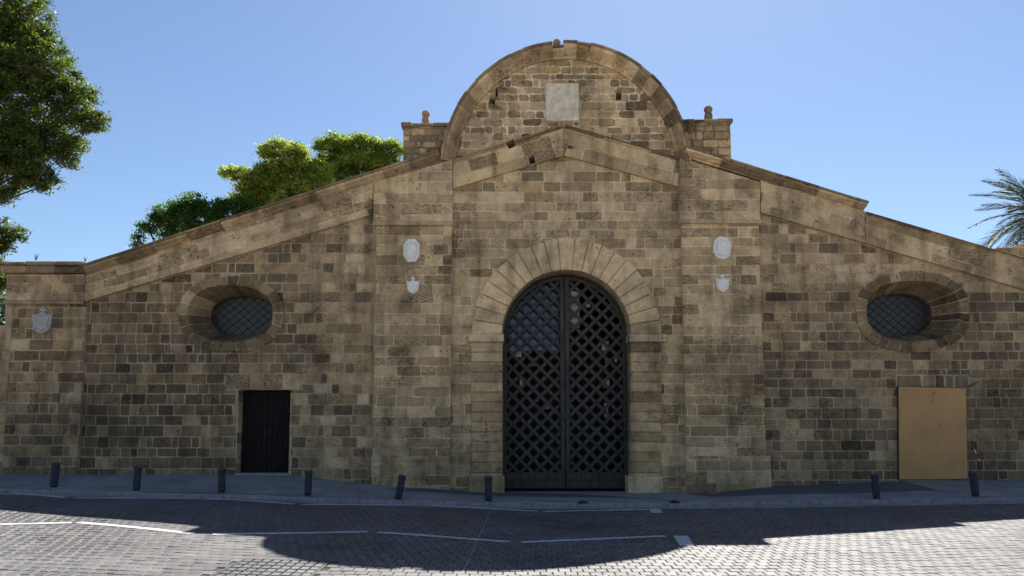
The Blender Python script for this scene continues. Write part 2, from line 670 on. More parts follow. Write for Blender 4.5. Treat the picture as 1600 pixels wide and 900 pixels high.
# ------------------------------------------------------------------ ground, pavement, road
def sheet(name, xs, ys, zf, mat, kind='structure', parent=None, label=None):
    v = [(x, y, zf(x, y)) for y in ys for x in xs]
    nx = len(xs)
    f = [(j * nx + i, j * nx + i + 1, (j + 1) * nx + i + 1, (j + 1) * nx + i) for j in range(len(ys) - 1) for i in range(nx - 1)]
    o = MB().add(v, f).build(name, mat, parent, True)
    if kind:
        tag(o, kind=kind, label=label)
    return o

XS = [-600, -200, -60] + [-30 + i * .5 for i in range(121)] + [60, 200, 600]
sheet('ground', [-900, -300, 300, 900], [-900, -300, 300, 900], lambda x, y: -.55, 'earth', label='dry earth around and behind the stone gatehouse')
sheet('bounce_ground', XS, [-500, -100, -40, -25, -15.31], lambda x, y: road_z(x), 'bounce_ground', label='unseen ground beyond the pavers, added pale to bounce light onto the gatehouse')  # unseen sheet added behind the camera as a light bouncer
road = sheet('road', XS, [-15.3, -12, -9, -6, KERB_Y - .02], lambda x, y: road_z(x) - .014, 'bed', label='street of small grey concrete pavers in front of the gate')
sheet('gutter', XS[3:-3], [KERB_Y - .42, KERB_Y - .02], lambda x, y: road_z(x) + .004, 'concrete', label='narrow concrete gutter along the kerb')
sheet('pavement', XS[3:-3], [KERB_Y + .1 + (0.1 - KERB_Y + .2) * i / 8 for i in range(9)], walk_z, 'concrete', label='shaded concrete pavement along the foot of the gatehouse')

def paver_geo(cx, cy, w, d, b=.007):
    z0 = road_z(cx)
    sl = (road_z(cx + .1) - road_z(cx - .1)) / .2
    tx, ty, dz = sl + rnd.gauss(0, .012), rnd.gauss(0, .014), rnd.uniform(-.0025, .0025)
    zz = lambda x, y, o: z0 + dz + tx * (x - cx) + ty * (y - cy) + o
    v = []
    for s, o in ((0, -.02), (0, -b), (b, 0)):
        for sx, sy in ((-1, -1), (1, -1), (1, 1), (-1, 1)):
            x, y = cx + sx * (w / 2 - s), cy + sy * (d / 2 - s)
            v.append((x, y, zz(x, y, o)))
    f = [(8, 9, 10, 11)]
    for k in range(2):
        for q in range(4):
            r = (q + 1) % 4
            f.append((k * 4 + q, k * 4 + r, k * 4 + 4 + r, k * 4 + 4 + q))
    g = rnd.gauss(1, .10)
    t = rnd.choice([(.092, .090, .090), (.104, .100, .099), (.080, .079, .081)])
    return v, f, tuple(max(.03, c * g) for c in t)

COVER = [G(x, y, lambda a, b: road_z(a)) for x, y in ((384, 873), (514, 877))]
CV0 = (COVER[0][0], COVER[0][1])
CVW, CVD = COVER[1][0] - COVER[0][0], 1.15
pavers = []
PW, PD = .158, .205
y = KERB_Y - .43 - PD / 2
row = 0
while y > -15.2:
    half = (y - CAMY) * .72 + 2.6
    x = -half + (row % 2) * PW / 2 + rnd.uniform(-.008, .008)
    while x < half:
        if not (CV0[0] - .09 < x < CV0[0] + CVW + .09 and CV0[1] - CVD - .11 < y < CV0[1] + .11):
            pavers.append((x, y))
        x += PW
    y -= PD
    row += 1
seen = [p for p in pavers if abs(p[0]) < (p[1] - CAMY) * .69 and p[1] > -12.05]
seen.sort(key=lambda p: p[1])
near = set(seen[:300])
rest = MB()
for p in pavers:
    v, f, t = paver_geo(p[0], p[1], PW - .009, PD - .009)
    if p in near:
        MB().add(v, f, t).build('paver', 'paver', road)
    else:
        rest.add(v, f, t)
tag(rest.build('paver_field', 'paver', road), kind='stuff')

# kerb of separate stones
kerb_prof = [(.14, -.1), (.14, .09), (.01, .088), (-.008, .07), (-.012, -.1)]
kerb = tag(link('kerb', None), 'low worn concrete kerb edging the pavement', kind='structure')
x = -22.0
while x < 22:
    L = rnd.uniform(.9, 1.05)
    dz = rnd.uniform(-.008, .008)
    v = []
    for xx in (x + .006, x + L - .006):
        z = road_z(xx)
        v += [(xx, KERB_Y + a + dz, z + b + dz) for a, b in kerb_prof]
    n = len(kerb_prof)
    f = [(i, (i + 1) % n, n + (i + 1) % n, n + i) for i in range(n)] + [tuple(range(n)), tuple(range(2 * n - 1, n - 1, -1))]
    MB().add(v, f).build('kerb_stone', 'kerb', kerb)
    x += L

# asphalt repair on the pavement
def draped(name, pts_px, hf, dz, mat, label, kind='structure', n=10, cat=None):
    pts = [G(a, b, hf) for a, b in pts_px]
    bm = bmesh.new()
    bm.faces.new([bm.verts.new((p[0], p[1], 0)) for p in pts])
    bmesh.ops.triangulate(bm, faces=bm.faces)
    bmesh.ops.subdivide_edges(bm, edges=bm.edges[:], cuts=n, use_grid_fill=True)
    v = [(q.co.x, q.co.y, hf(q.co.x, q.co.y) + dz) for q in bm.verts]
    bm.verts.index_update()
    f = [tuple(q.index for q in fc.verts) for fc in bm.faces]
    bm.free()
    m = MB().add(v, f)
    o = m.build(name, mat)
    for pl in o.data.polygons:
        if pl.normal.z < 0:
            pl.flip()
    return tag(o, label, kind=kind, cat=cat)

draped('asphalt_patch', [(1075, 771), (1190, 761), (1412, 753), (1468, 766), (1330, 771), (1110, 776)], walk_z, .006, 'asphalt', 'dark asphalt repair on the pavement beside the boarded doorway')
draped('asphalt_patch', [(600, 765), (700, 771), (840, 776), (1000, 778), (900, 772), (720, 764)], walk_z, .006, 'asphalt', 'dark asphalt strip on the pavement before the gate')

# painted zigzag lines
def stripe(name, a, b, w, label, mat='paint'):
    rz = lambda x, y: road_z(x)
    p, q = Vector(G(*a, rz)), Vector(G(*b, rz))
    d = (q - p)
    d.z = 0
    L = d.length
    d.normalize()
    s = Vector((-d.y, d.x, 0))
    n = max(2, int(L / .15))
    v, f = [], []
    for i in range(n + 1):
        c = p + d * (L * i / n)
        ww = w * (.5 + rnd.uniform(-.06, .06))
        for k in (-1, 1):
            e = c + s * (ww * k)
            v.append((e.x, e.y, road_z(e.x) + .0065))
    for i in range(n):
        f.append((2 * i, 2 * i + 2, 2 * i + 3, 2 * i + 1))
    o = MB().add(v, f).build(name, mat)
    for pl in o.data.polygons:
        if pl.normal.z < 0:
            pl.flip()
    return tag(o, label, kind='structure')

for a, b in [((-160, 757), (104, 778)), ((114, 778.5), (309, 778.5)), ((322, 779), (459, 788)), ((470, 788.5), (651, 788.5)), ((663, 789), (840, 799)), ((848, 799.5), (1013, 796.5))]:
    stripe('road_marking', a, b, .16, 'worn white zigzag line painted along the kerb side of the street')
for a, b in [((-160, 823), (112, 817)), ((122, 816.5), (300, 834)), ((332, 835), (574, 831)), ((590, 832), (795, 847)), ((815, 847.5), (1040, 838))]:
    stripe('road_marking', a, b, .16, 'worn white zigzag line painted in the middle of the street')
draped('road_marking', [(1014, 795.5), (1032, 795.5), (1036, 802), (1018, 802)], lambda x, y: road_z(x), .0065, 'paint', 'small white painted block ending the zigzag line by the kerb', n=3)
draped('road_marking', [(1052, 837.5), (1075, 837.5), (1084, 853), (1062, 853)], lambda x, y: road_z(x), .0065, 'paint', 'white painted block ending the zigzag line in the street, half in sun', n=3)
stripe('road_joint', (768, 797), (722, 897), .02, 'thin pale trench joint running across the pavers', 'kerb')

# inspection cover set into the pavers
cov = tag(link('inspection_cover', None, None, (CV0[0] + CVW / 2, CV0[1] - CVD / 2, road_z(CV0[0]))), 'rectangular inspection cover filled with small square pavers in an iron frame', 'manhole cover')
m = MB()
sl = (road_z(CV0[0] + CVW) - road_z(CV0[0])) / CVW
m.box(-CVW / 2, CVW / 2, -CVD / 2, CVD / 2, -.04, -.014)
m.box(-CVW / 2 - .03, CVW / 2 + .03, CVD / 2 - .004, CVD / 2 + .03, -.03, .003)
m.box(-CVW / 2 - .03, CVW / 2 + .03, -CVD / 2 - .03, -CVD / 2 + .004, -.03, .003)
m.box(-CVW / 2 - .03, -CVW / 2 + .004, -CVD / 2, CVD / 2, -.03, .0035)
m.box(CVW / 2 - .004, CVW / 2 + .03, -CVD / 2, CVD / 2, -.03, .0035)
m.build('frame', 'cover', cov)
nx, ny = 9, 6
for i in range(nx):
    for j in range(ny):
        w, d = CVW / nx, CVD / ny
        g = rnd.uniform(.8, 1.15)
        MB().box(-CVW / 2 + i * w + .016, -CVW / 2 + (i + 1) * w - .016, -CVD / 2 + j * d + .02, -CVD / 2 + (j + 1) * d - .02, -.02, .004 + rnd.uniform(-.002, .002), (.10 * g, .10 * g, .10 * g), .005).build('tile', 'paver', cov)
cov.rotation_euler = (0, -math.atan(sl), 0)
cov.location.z = road_z(CV0[0] + CVW / 2)

# ------------------------------------------------------------------ the gatehouse
gate = tag(link('gatehouse', None, None, (1.4, 0, 0)), 'long honey-coloured stone gatehouse with central arched gate and semicircular gable', 'building')
GI = Matrix.Translation((-1.4, 0, 0))

def child(o):
    o.matrix_parent_inverse = GI
    return o

ARC = (884, 264)
GA = (885, 522)
TAU = 2 * math.pi

# outline of the facade, inside the cornices
sil = PP([(8, 790), (8, 424), (130, 424), (684, 246)]) + arc_px(ARC[0], ARC[1], 182, math.radians(172), math.radians(8), 40) + PP([(1082, 246), (1352, 331), (1900, 492), (1900, 790)])

def superellipse(cx, cy, a, b, n=2.35, k=72, Y=0.0):
    out = []
    for i in range(k):
        t = TAU * i / k
        c, s = math.cos(t), math.sin(t)
        out.append(P(cx + a * math.copysign(abs(c) ** (2 / n), c), cy - b * math.copysign(abs(s) ** (2 / n), s), Y))
    return out

WIN = {
    'left': dict(outer=(361, 490, 82, 59), mouth=(360, 490, 66, 44), back=(380, 494, 50, 31)),
    'right': dict(outer=(1427, 487, 89, 63), mouth=(1427, 486, 73, 47), back=(1404, 492, 52, 33)),
}
for w in WIN.values():
    o, mo = w['outer'], w['mouth']
    w['mid'] = superellipse(o[0], o[1], (o[2] + mo[2]) / 2, (o[3] + mo[3]) / 2)
    w['cut'] = superellipse(mo[0], mo[1], mo[2] + 3, mo[3] + 3)
gate_cut = [P(GA[0] - 102, 800)] + [P(GA[0] - 102, GA[1])] + arc_px(GA[0], GA[1], 102, math.pi, 0, 40)[1:-1] + [P(GA[0] + 102, GA[1]), P(GA[0] + 102, 800)]
gate_cut[0] = (gate_cut[1][0], gate_cut[0][1])
gate_cut[-1] = (gate_cut[-2][0], gate_cut[-1][1])
door_cut = rect_px(370, 609, 453, 742)
door_cut[0] = (door_cut[0][0], .1)
door_cut[1] = (door_cut[1][0], .1)
board_cut = rect_px(1412, 612, 1503, 742)
hole_a = PP([(789, 219), (803, 213), (808, 227), (795, 233)], -.1)
hole_b = PP([(824, 244), (834, 240), (839, 254), (829, 259)], -.1)
put_a = rect_px(764, 153, 774, 168, .05)
put_b = rect_px(962, 142, 972, 156, .05)
put_c = rect_px(774, 136, 778, 151, .05)
hole_c = PP([(882, 224), (897, 229), (894, 233), (882, 231)], -.1)
small = [hole_a, hole_b, hole_c, put_a, put_b, put_c]

v, f = extrude_geo(sil, [gate_cut, door_cut, board_cut, WIN['left']['cut'], WIN['right']['cut']] + small, .062, .85)
child(MB().add(v, f).build('wall', 'mortar', gate))
# mortar face of the main wall, flush behind the stones
for poly, cuts, mm in (
        ([(8, 470), (130, 470), (600, 328), (600, 790), (8, 790)], [door_cut, WIN['left']['cut']], 'wing_mortar'),
        ([(600.1, 330), (707, 298), (881, 240), (1064, 296), (1170, 325), (1170, 790), (600.1, 790)], [gate_cut], 'mortar'),
        ([(1170.1, 325), (1188, 328), (1900, 538), (1900, 790), (1170.1, 790)], [board_cut, WIN['right']['cut']], 'wing_mortar')):
    v, f = extrude_geo(PP(poly), cuts, .004, .06)
    child(MB().add(v, f).build('wall', mm, gate))

# hollow body behind the facade
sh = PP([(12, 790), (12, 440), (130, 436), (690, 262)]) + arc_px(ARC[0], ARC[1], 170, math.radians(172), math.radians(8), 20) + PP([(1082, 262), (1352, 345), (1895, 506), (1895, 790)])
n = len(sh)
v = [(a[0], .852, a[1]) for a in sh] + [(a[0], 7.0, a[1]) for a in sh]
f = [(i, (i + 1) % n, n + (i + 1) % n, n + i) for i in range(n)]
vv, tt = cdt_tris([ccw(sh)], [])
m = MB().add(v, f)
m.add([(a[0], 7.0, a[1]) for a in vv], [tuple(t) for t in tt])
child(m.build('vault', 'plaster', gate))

# colour of the stones by where they stand in the wall; wings dimmed partly as painted vignetting
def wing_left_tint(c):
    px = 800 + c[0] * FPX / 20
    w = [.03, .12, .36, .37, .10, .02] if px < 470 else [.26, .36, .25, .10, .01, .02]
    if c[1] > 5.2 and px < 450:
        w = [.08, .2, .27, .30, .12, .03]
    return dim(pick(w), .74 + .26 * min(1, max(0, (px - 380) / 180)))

def wing_right_tint(c):
    px = 800 + c[0] * FPX / 20
    if c[1] > 5.4:
        return pick([.36, .34, .18, .10, .01, .01])
    if px > 1500:
        return dim(pick([.04, .24, .40, .24, .06, .02]), .8)
    return dim(pick([.07, .24, .31, .28, .08, .02]), .86)

def bay_tint(c):
    if c[1] > 8.3:
        return pick([.46, .26, .14, .12, .02, 0])
    if c[1] < 3.0:
        return pick([.52, .38, .10, 0, 0, 0])
    return pick([.70, .23, .07, 0, 0, 0])

def pil_tint(c):
    if c[1] < 3.2:
        return pick([.48, .40, .12, 0, 0, 0])
    return pick([.55, .35, .10, 0, 0, 0])

band_tint = lambda c: pick([.62, .32, .06, 0, 0, 0])
tym_tint = lambda c: pick([.38, .34, .2, .06, 0, .02])
pier_tint = lambda c: pick([.12, .3, .36, .2, .02, 0])

CH, LEN = .274, (.28, .70)
wall_stones = []
lwing = PP([(124, 476), (583, 337), (583, 765), (116, 765)])
door_hole = PP([(352, 584), (472, 584), (472, 609), (454, 609), (454, 790), (369, 790), (369, 609), (352, 609)])
wall_stones += ashlar(lwing, [WIN['left']['mid'], door_hole], 0, CH, (.25, .58), wing_left_tint)
rwing = PP([(1184, 333), (1780, 508), (1780, 765), (1184, 765)])
board_hole = rect_px(1406, 606, 1509, 760)
lint_hole = rect_px(1400, 586, 1514, 606)
wall_stones += ashlar(rwing, [WIN['right']['mid'], board_hole, lint_hole], 0, CH * .985, (.25, .60), wing_right_tint)
bay = PP([(704, 296), (881, 243), (1064, 293), (1075, 775), (700, 775)])
gate_hole = [P(GA[0] - 126, 800), P(GA[0] - 126, GA[1])] + arc_px(GA[0], GA[1], 126, math.pi, 0, 30)[1:-1] + [P(GA[0] + 128, GA[1]), P(GA[0] + 128, 800)]
wall_stones += ashlar(bay, [gate_hole], 0, CH, (.33, .9), bay_tint, joint=.007)
place(wall_stones, 'ashlar_block', gate)

# pilasters ---------------------------------------------------------
def plate(name, poly, holes, y0, y1=.003, mat='mortar'):
    v, f = extrude_geo(poly, holes, y0, y1)
    child(MB().add(v, f).build(name, mat, gate))

def grow(poly, d):
    return inset(ccw(poly), d)

for side, shaft, plinth, cap in (
    ('l', rect_px(585, 352, 705, 713, -.16), rect_px(579, 712, 703, 790, -.24), PP([(583, 286), (707, 248), (707, 351), (583, 351)], -.22)),
    ('r', rect_px(1068, 348, 1192, 713, -.16), rect_px(1073, 712, 1206, 790, -.24), PP([(1062, 246), (1188, 284), (1188, 347), (1062, 347)], -.22))):
    plate('pilaster', grow(shaft, .012), [], -.156)
    place(ashlar(shaft, [], -.16, CH, (.4, 1.0), pil_tint, joint=.007), 'pilaster_stone', gate)
    plate('pilaster', grow(plinth, .012), [], -.235)
    place(ashlar(plinth, [], -.24, .30, (.5, 1.1), pil_tint, joint=.007), 'plinth_stone', gate)
    plate('pilaster', grow(cap, .01), [], -.215)
    place(ashlar(cap, [], -.22, .31, (.5, 1.3), band_tint, joint=.006, rough=.012), 'capital_stone', gate)

# raking friezes ------------------------------------------------------
def band(poly_px, y, name, courses, length=(.6, 1.5), holes=(), tint=band_tint, yb=.003):
    poly = ccw(PP(poly_px, y))
    a, b = P(*poly_px[-1], y), P(*poly_px[-2], y)
    ang = math.atan2(b[1] - a[1], b[0] - a[0])
    if b[0] < a[0]:
        ang += math.pi
    c = P(poly_px[0][0], poly_px[0][1], y)[1] - P(poly_px[-1][0], poly_px[-1][1], y)[1]
    ch = abs(c) * math.cos(ang) / courses
    plate('frieze', grow(poly, .01), holes, y + .004, yb)
    place(ashlar(poly, holes, y, ch, length, tint, joint=.006, bev=.006, angle=ang, origin=(a[0], a[1]), hvar=.06, rough=.006), name, gate)

band([(130, 431), (583, 284), (583, 335), (130, 472)], -.12, 'frieze_stone', 3)
band([(1188, 279), (1352, 329), (1352, 380), (1188, 332)], -.12, 'frieze_stone', 3)
band([(1352, 331), (1900, 492), (1900, 540), (1352, 380)], -.12, 'frieze_stone', 3)
band([(707, 254), (881, 199), (881, 243), (707, 295)], -.10, 'frieze_stone', 2, (.6, 1.3), [hole_a, hole_b], yb=.05)
band([(881, 199), (1061, 250), (1061, 292), (881, 243)], -.10, 'frieze_stone', 2, (.7, 1.5), [hole_c], yb=.05)

# rubble filling of the round gable ----------------------------------------
tym = arc_px(ARC[0], ARC[1], 178, math.radians(176), math.radians(4), 36, .05) + PP([(1062, 252), (881, 200), (707, 254)], .05)
panel_px = rect_px(852, 130, 905, 190, .05)
place(ashlar(tym, small + [panel_px], .05, .225, (.22, .62), tym_tint, joint=.010, bev=.014, jit=.035, hvar=.28, rough=.06), 'rubble_stone', gate)

# cornices --------------------------------------------------------------
def cornice_run(pa, pb, thick_px, y_out, name, length=.95, y_in=-.10, slab=.075, back=.6):
    """stones of a raking cornice; pa, pb photo points of its lower line"""
    a, b = Vector(P(*pa, -.25)), Vector(P(*pb, -.25))
    d = b - a
    L = d.length
    d.normalize()
    nrm = Vector((-d.y, d.x))
    t = thick_px / FPX * 20 * abs(d.x)
    prof = [(0, y_in + .02), (0, y_in - .02), (t * .18, y_in - .03), (t * .30, y_in * .6 + y_out * .4), (t * .55, y_in * .25 + y_out * .75), (t * .68, y_out * .97), (t * .70, y_out), (t, y_out), (t, back), (0, back)]
    s = 0.0
    while s < L - .05:
        l = min(length * rnd.uniform(.75, 1.25), L - s)
        if L - s - l < .25:
            l = L - s
        v = []
        o = rnd.uniform(-.008, .008)
        for q in (s + .005, s + l - .005):
            c = a + d * q
            v += [(c.x + nrm.x * (h + o), yy + o, c.y + nrm.y * (h + o)) for h, yy in prof]
        n = len(prof)
        f = [(i, n + i, n + (i + 1) % n, (i + 1) % n) for i in range(n)] + [tuple(range(n)), tuple(range(2 * n - 1, n - 1, -1))]
        child(MB().add(v, f, pick([.42, .40, .14, .04, 0, 0])).build(name, 'stone', gate))
        # thin weathering slab on top
        v = []
        for q in (s + .004, s + l - .004):
            c = a + d * q
            for h, yy in ((t + .004, y_out - .03), (t + slab * .8, y_out - .035), (t + slab, y_out + .03), (t + slab, back), (t + .004, back)):
                v.append((c.x + nrm.x * (h + o), yy + o, c.y + nrm.y * (h + o)))
        n = 5
        f = [(i, n + i, n + (i + 1) % n, (i + 1) % n) for i in range(n)] + [tuple(range(n)), tuple(range(2 * n - 1, n - 1, -1))]
        child(MB().add(v, f, pick([0, .05, .3, .5, .15, 0])).build('coping_stone', 'stone', gate))
        s += l

cornice_run((131, 431), (690, 250), 14, -.30, 'cornice_stone')
cornice_run((1068, 241.5), (1352, 329), 11, -.32, 'cornice_stone')
cornice_run((1354, 334), (1900, 495), 3, -.17, 'cornice_stone', slab=.04)
cornice_run((707, 254), (789, 228), 5, -.17, 'moulding_stone', length=1.2, slab=.03, back=.04, y_in=-.02)
cornice_run((807, 222.6), (880.5, 199.5), 5, -.17, 'moulding_stone', length=1.2, slab=.03, back=.04, y_in=-.02)
cornice_run((881.5, 199.5), (1061, 250), 5, -.17, 'moulding_stone', length=1.2, slab=.03, back=.04, y_in=-.02)
# string under the pilaster capitals
for q in (rect_px(582, 345, 708, 352, -.25), rect_px(1060, 342, 1189, 349, -.25)):
    b0 = bbox(q)
    child(MB().box(b0[0], b0[1], -.262, -.2, b0[2], b0[3], rnd.choice(LIGHT), .012).build('string_course', 'stone', gate))

# ring of the round gable
def ring_stones(c, r0, r1, a0, a1, count, y_out, y_in, back, name):
    for i in range(count):
        t0 = a0 + (a1 - a0) * i / count + .0018
        t1 = a0 + (a1 - a0) * (i + 1) / count - .0018
        o = rnd.uniform(-1, 1)
        prof = [(r0, y_in), (r0 + (r1 - r0) * .2, y_in - .03), (r0 + (r1 - r0) * .5, y_in * .35 + y_out * .65), (r0 + (r1 - r0) * .72, y_out), (r1 + o, y_out), (r1 + o, back), (r0, back)]
        v = []
        K = 3
        for k in range(K + 1):
            t = t0 + (t1 - t0) * k / K
            for r, yy in prof:
                p = P(c[0] + r * math.cos(t), c[1] - r * math.sin(t), 0)
                v.append((p[0], yy, p[1]))
        n = len(prof)
        f = []
        for k in range(K):
            f += [(k * n + i2, k * n + (i2 + 1) % n, (k + 1) * n + (i2 + 1) % n, (k + 1) * n + i2) for i2 in range(n)]
        f += [tuple(range(n - 1, -1, -1)), tuple(range(K * n, K * n + n))]
        child(MB().add(v, f, pick([.42, .38, .16, .04, 0, 0])).build(name, 'stone', gate))
        v = []
        for k in range(K + 1):
            t = t0 + (t1 - t0) * k / K
            for r, yy in ((r1 + .3 + o, y_out - .035), (r1 + 4 + o, y_out - .03), (r1 + 4.5 + o, back), (r1 + .3 + o, back)):
                p = P(c[0] + r * math.cos(t), c[1] - r * math.sin(t), 0)
                v.append((p[0], yy, p[1]))
        n = 4
        f = []
        for k in range(K):
            f += [(k * n + i2, k * n + (i2 + 1) % n, (k + 1) * n + (i2 + 1) % n, (k + 1) * n + i2) for i2 in range(n)]
        f += [(3, 2, 1, 0), tuple(range(K * n, K * n + n))]
        child(MB().add(v, f, pick([0, .05, .35, .5, .1, 0])).build('coping_stone', 'stone', gate))

ring_stones(ARC, 172, 189.5, math.radians(177), math.radians(96.6), 12, -.24, 0.0, .75, 'cornice_stone')
ring_stones(ARC, 172, 189.5, math.radians(91.2), math.radians(2.5), 14, -.24, 0.0, .75, 'cornice_stone')
ring_stones(ARC, 172, 184.0, math.radians(96.6), math.radians(91.2), 1, -.20, 0.0, .75, 'cornice_stone')

# masonry piers with finials beside the round gable
def pier(x0, y0, x1, y1, fin_x, fin_top, fw):
    Y0, Y1 = .13, 1.1
    q = rect_px(x0, y0, x1, y1, Y0)
    b0 = bbox(q)
    child(MB().box(b0[0] + .02, b0[1] - .02, Y0 + .02, Y1, b0[2] - .3, b0[3] - .03).build('parapet_pier', 'core', gate))
    place(ashlar(q, [], Y0, .2, (.2, .5), pier_tint, joint=.012, bev=.02, jit=.025, hvar=.2, rough=.05), 'pier_stone', gate)
    # side faces: long stones seen at an angle
    for xs in (b0[0] + .02, b0[1] - .02):
        pass
    z = b0[3]
    xx = b0[0] - .05
    while xx < b0[1]:
        L = rnd.uniform(.22, .4)
        xe = min(xx + L, b0[1] + .05)
        child(MB().box(xx + .006, xe - .006, Y0 - .05, Y1 + .05, z - .03 + rnd.uniform(-.02, .01), z + .07 + rnd.uniform(-.02, .02), pick([0, 0, .25, .55, .2, 0]), .018).build('coping_stone', 'stone', gate))
        xx = xe
    c = P(fin_x, y0, .75)
    top = P(fin_x, fin_top, .75)[1] - z
    r = fw / FPX * 20.75 / 2
    h = top - .07 - 2 * r * .9
    prof = [(r * .95, -.02), (r * .95, h), (r * .6, h + .015), (r * .62, h + .03)]
    for k in range(1, 8):
        a = -math.pi / 2 + math.pi * k / 8
        prof.append((r * math.cos(a) if k > 1 else r * .8, h + .03 + r * .95 + r * .95 * math.sin(a)))
    prof.append((.01, h + .03 + r * 1.9))
    child(MB().lathe(prof, (c[0], .75, z + .06), 16, rnd.choice(TAN)).build('finial', 'stone', gate, True))

pier(629, 196, 705, 262, 665, 174, 13)
pier(1060, 190, 1143, 262, 1107, 167, 14)
c = P(870, 74, .2)
r = .115
child(MB().lathe([(r * .8, -.1), (r * .8, .0)] + [(r * max(.05, math.cos(-1.2 + 2.75 * k / 9)), .1 + r * math.sin(-1.2 + 2.75 * k / 9)) for k in range(10)], (c[0], .2, c[1] + .03), 16, rnd.choice(TAN)).build('finial', 'stone', gate, True))

# left end pier of the facade -------------------------------------------------
ep = rect_px(9, 470, 127, 790, -.12)
plate('end_pier', grow(ep, .012), [], -.116, mat='wing_mortar')
place(ashlar(ep, [], -.12, CH, LEN, lambda c: dim(pick([.05, .2, .45, .25, .04, .01]), .8)), 'pilaster_stone', gate)
eb = rect_px(9, 428, 131, 470, -.18)
plate('end_pier', grow(eb, .012), [], -.175, .1, 'wing_mortar')
place(ashlar(eb, [], -.18, .25, (.5, 1.1), lambda c: pick([.05, .3, .42, .2, .03, 0])), 'pilaster_stone', gate)
e = bbox(eb)
child(MB().box(e[0] - .03, e[1] + .03, -.215, -.1, e[2] - .09, e[2] + .004, TAN[0], .015).build('string_course', 'stone', gate))
xx = e[0] - .06
while xx < e[1] + .02:
    xe = min(xx + rnd.uniform(.5, .8), e[1] + .03)
    child(MB().box(xx + .005, xe - .005, -.33, .6, e[3] + .003, e[3] + .2 + rnd.uniform(-.01, .01), pick([0, .2, .4, .35, .05, 0]), .03).build('cornice_stone', 'stone', gate))
    child(MB().box(xx + .005, xe - .005, -.38, .62, e[3] + .21, e[3] + .30 + rnd.uniform(-.01, .015), pick([0, 0, .3, .5, .2, 0]), .02).build('coping_stone', 'stone', gate))
    xx = xe

# gate arch -----------------------------------------------------------------
def slab_stone(poly, y, back, name, tint, joint=.006, bev=.02):
    g = stone_geo(poly, y, back, joint, bev, proud=.012)
    if g:
        child(MB().add(g[0], g[1], tint).build(name, 'stone', gate))

NV = 21
keyw = math.radians(10.2)
ang = [math.pi / 2 - keyw / 2, math.pi / 2 + keyw / 2]
side = (math.pi / 2 - keyw / 2) / 10
for k in range(10):
    ang.append(ang[-1] + side)
for k in range(10):
    ang.insert(0, ang[0] - side)
for i in range(NV):
    a0, a1 = ang[i], ang[i + 1]
    ro = 149 + (2.5 if i == 10 else rnd.uniform(-1, 1))
    poly = [P(GA[0] + r * math.cos(t), GA[1] - r * math.sin(t), -.07) for r, t in
            [(100, a0), (ro, a0), (ro, (a0 + a1) / 2), (ro, a1), (100, a1), (100, (a0 + a1) / 2)]]
    slab_stone(poly, -.095, .42, 'voussoir', (*(a_ * 1.12 for a_ in pick([1, 0, 0, 0, 0, 0])[:3]), rnd.choice((.05, .1, .15, .5))))
for (x0, x1) in ((736, 785.5), (985, 1034)):
    yy = 534.5
    k = 0
    while yy < 742:
        h = 15.6 if yy < 700 else 16.5
        q = rect_px(x0, yy, x1, min(yy + h, 745), -.07)
        slab_stone(q, -.07 if k % 2 == 0 else -.05, .42, 'jamb_stone', (*pick([.5, .38, .12, 0, 0, 0])[:3], rnd.choice((.05, .1, .3, .6))))
        yy += h
        k += 1
    q = rect_px(x0 - 4, 744, x1 + 3, 785, -.1)
    slab_stone(q, -.11, .44, 'jamb_stone', pick([.5, .4, .1, 0, 0, 0]), bev=.04)
for (x0, x1) in ((732, 787), (983, 1040)):
    b0 = bbox(rect_px(x0, 521.5, x1, 534, -.13))
    child(MB().box(b0[0], b0[1], -.14, .42, b0[2], b0[3], (.70, .53, .34), .015).build('impost', 'stone', gate))

# inner reveal behind the voussoirs: slightly narrower rebate ring
iv = [(104, math.pi * k / 24) for k in range(25)]
m = MB()
v, f = [], []
for k in range(25):
    t = math.pi * k / 24
    for r, yy in ((98.5, .43), (98.5, .86), (104, .86), (104, .43)):
        p = P(GA[0] + r * math.cos(t), GA[1] - r * math.sin(t), 0)
        v.append((p[0], yy, p[1]))
for k in range(24):
    for q in range(4):
        f.append((k * 4 + q, k * 4 + (q + 1) % 4, k * 4 + 4 + (q + 1) % 4, k * 4 + 4 + q))
m.add(v, f, GREY[1])
for s in (-1, 1):
    xa, xb = sorted((P(GA[0] + s * 98.5, GA[1])[0], P(GA[0] + s * 104, GA[1])[0]))
    m.box(xa, xb, .43, .86, -.1, P(GA[0], GA[1] + .3)[1], GREY[1])
child(m.build('gate_reveal', 'stone', gate))

# gate leaves of diagonal lattice ---------------------------------------------------
def clip_convex(poly, clipper):
    out = list(poly)
    n = len(clipper)
    for i in range(n):
        a, b = clipper[i], clipper[(i + 1) % n]
        ins = lambda p: (b[0] - a[0]) * (p[1] - a[1]) - (b[1] - a[1]) * (p[0] - a[0]) >= -1e-9
        src, out = out, []
        for k in range(len(src)):
            p, q = src[k - 1], src[k]
            if ins(q) != ins(p):
                d1 = (b[0] - a[0]) * (p[1] - a[1]) - (b[1] - a[1]) * (p[0] - a[0])
                d2 = (b[0] - a[0]) * (q[1] - a[1]) - (b[1] - a[1]) * (q[0] - a[0])
                t = d1 / (d1 - d2)
                out.append((p[0] + (q[0] - p[0]) * t, p[1] + (q[1] - p[1]) * t))
            if ins(q):
                out.append(q)
        if len(out) < 3:
            return []
    return out

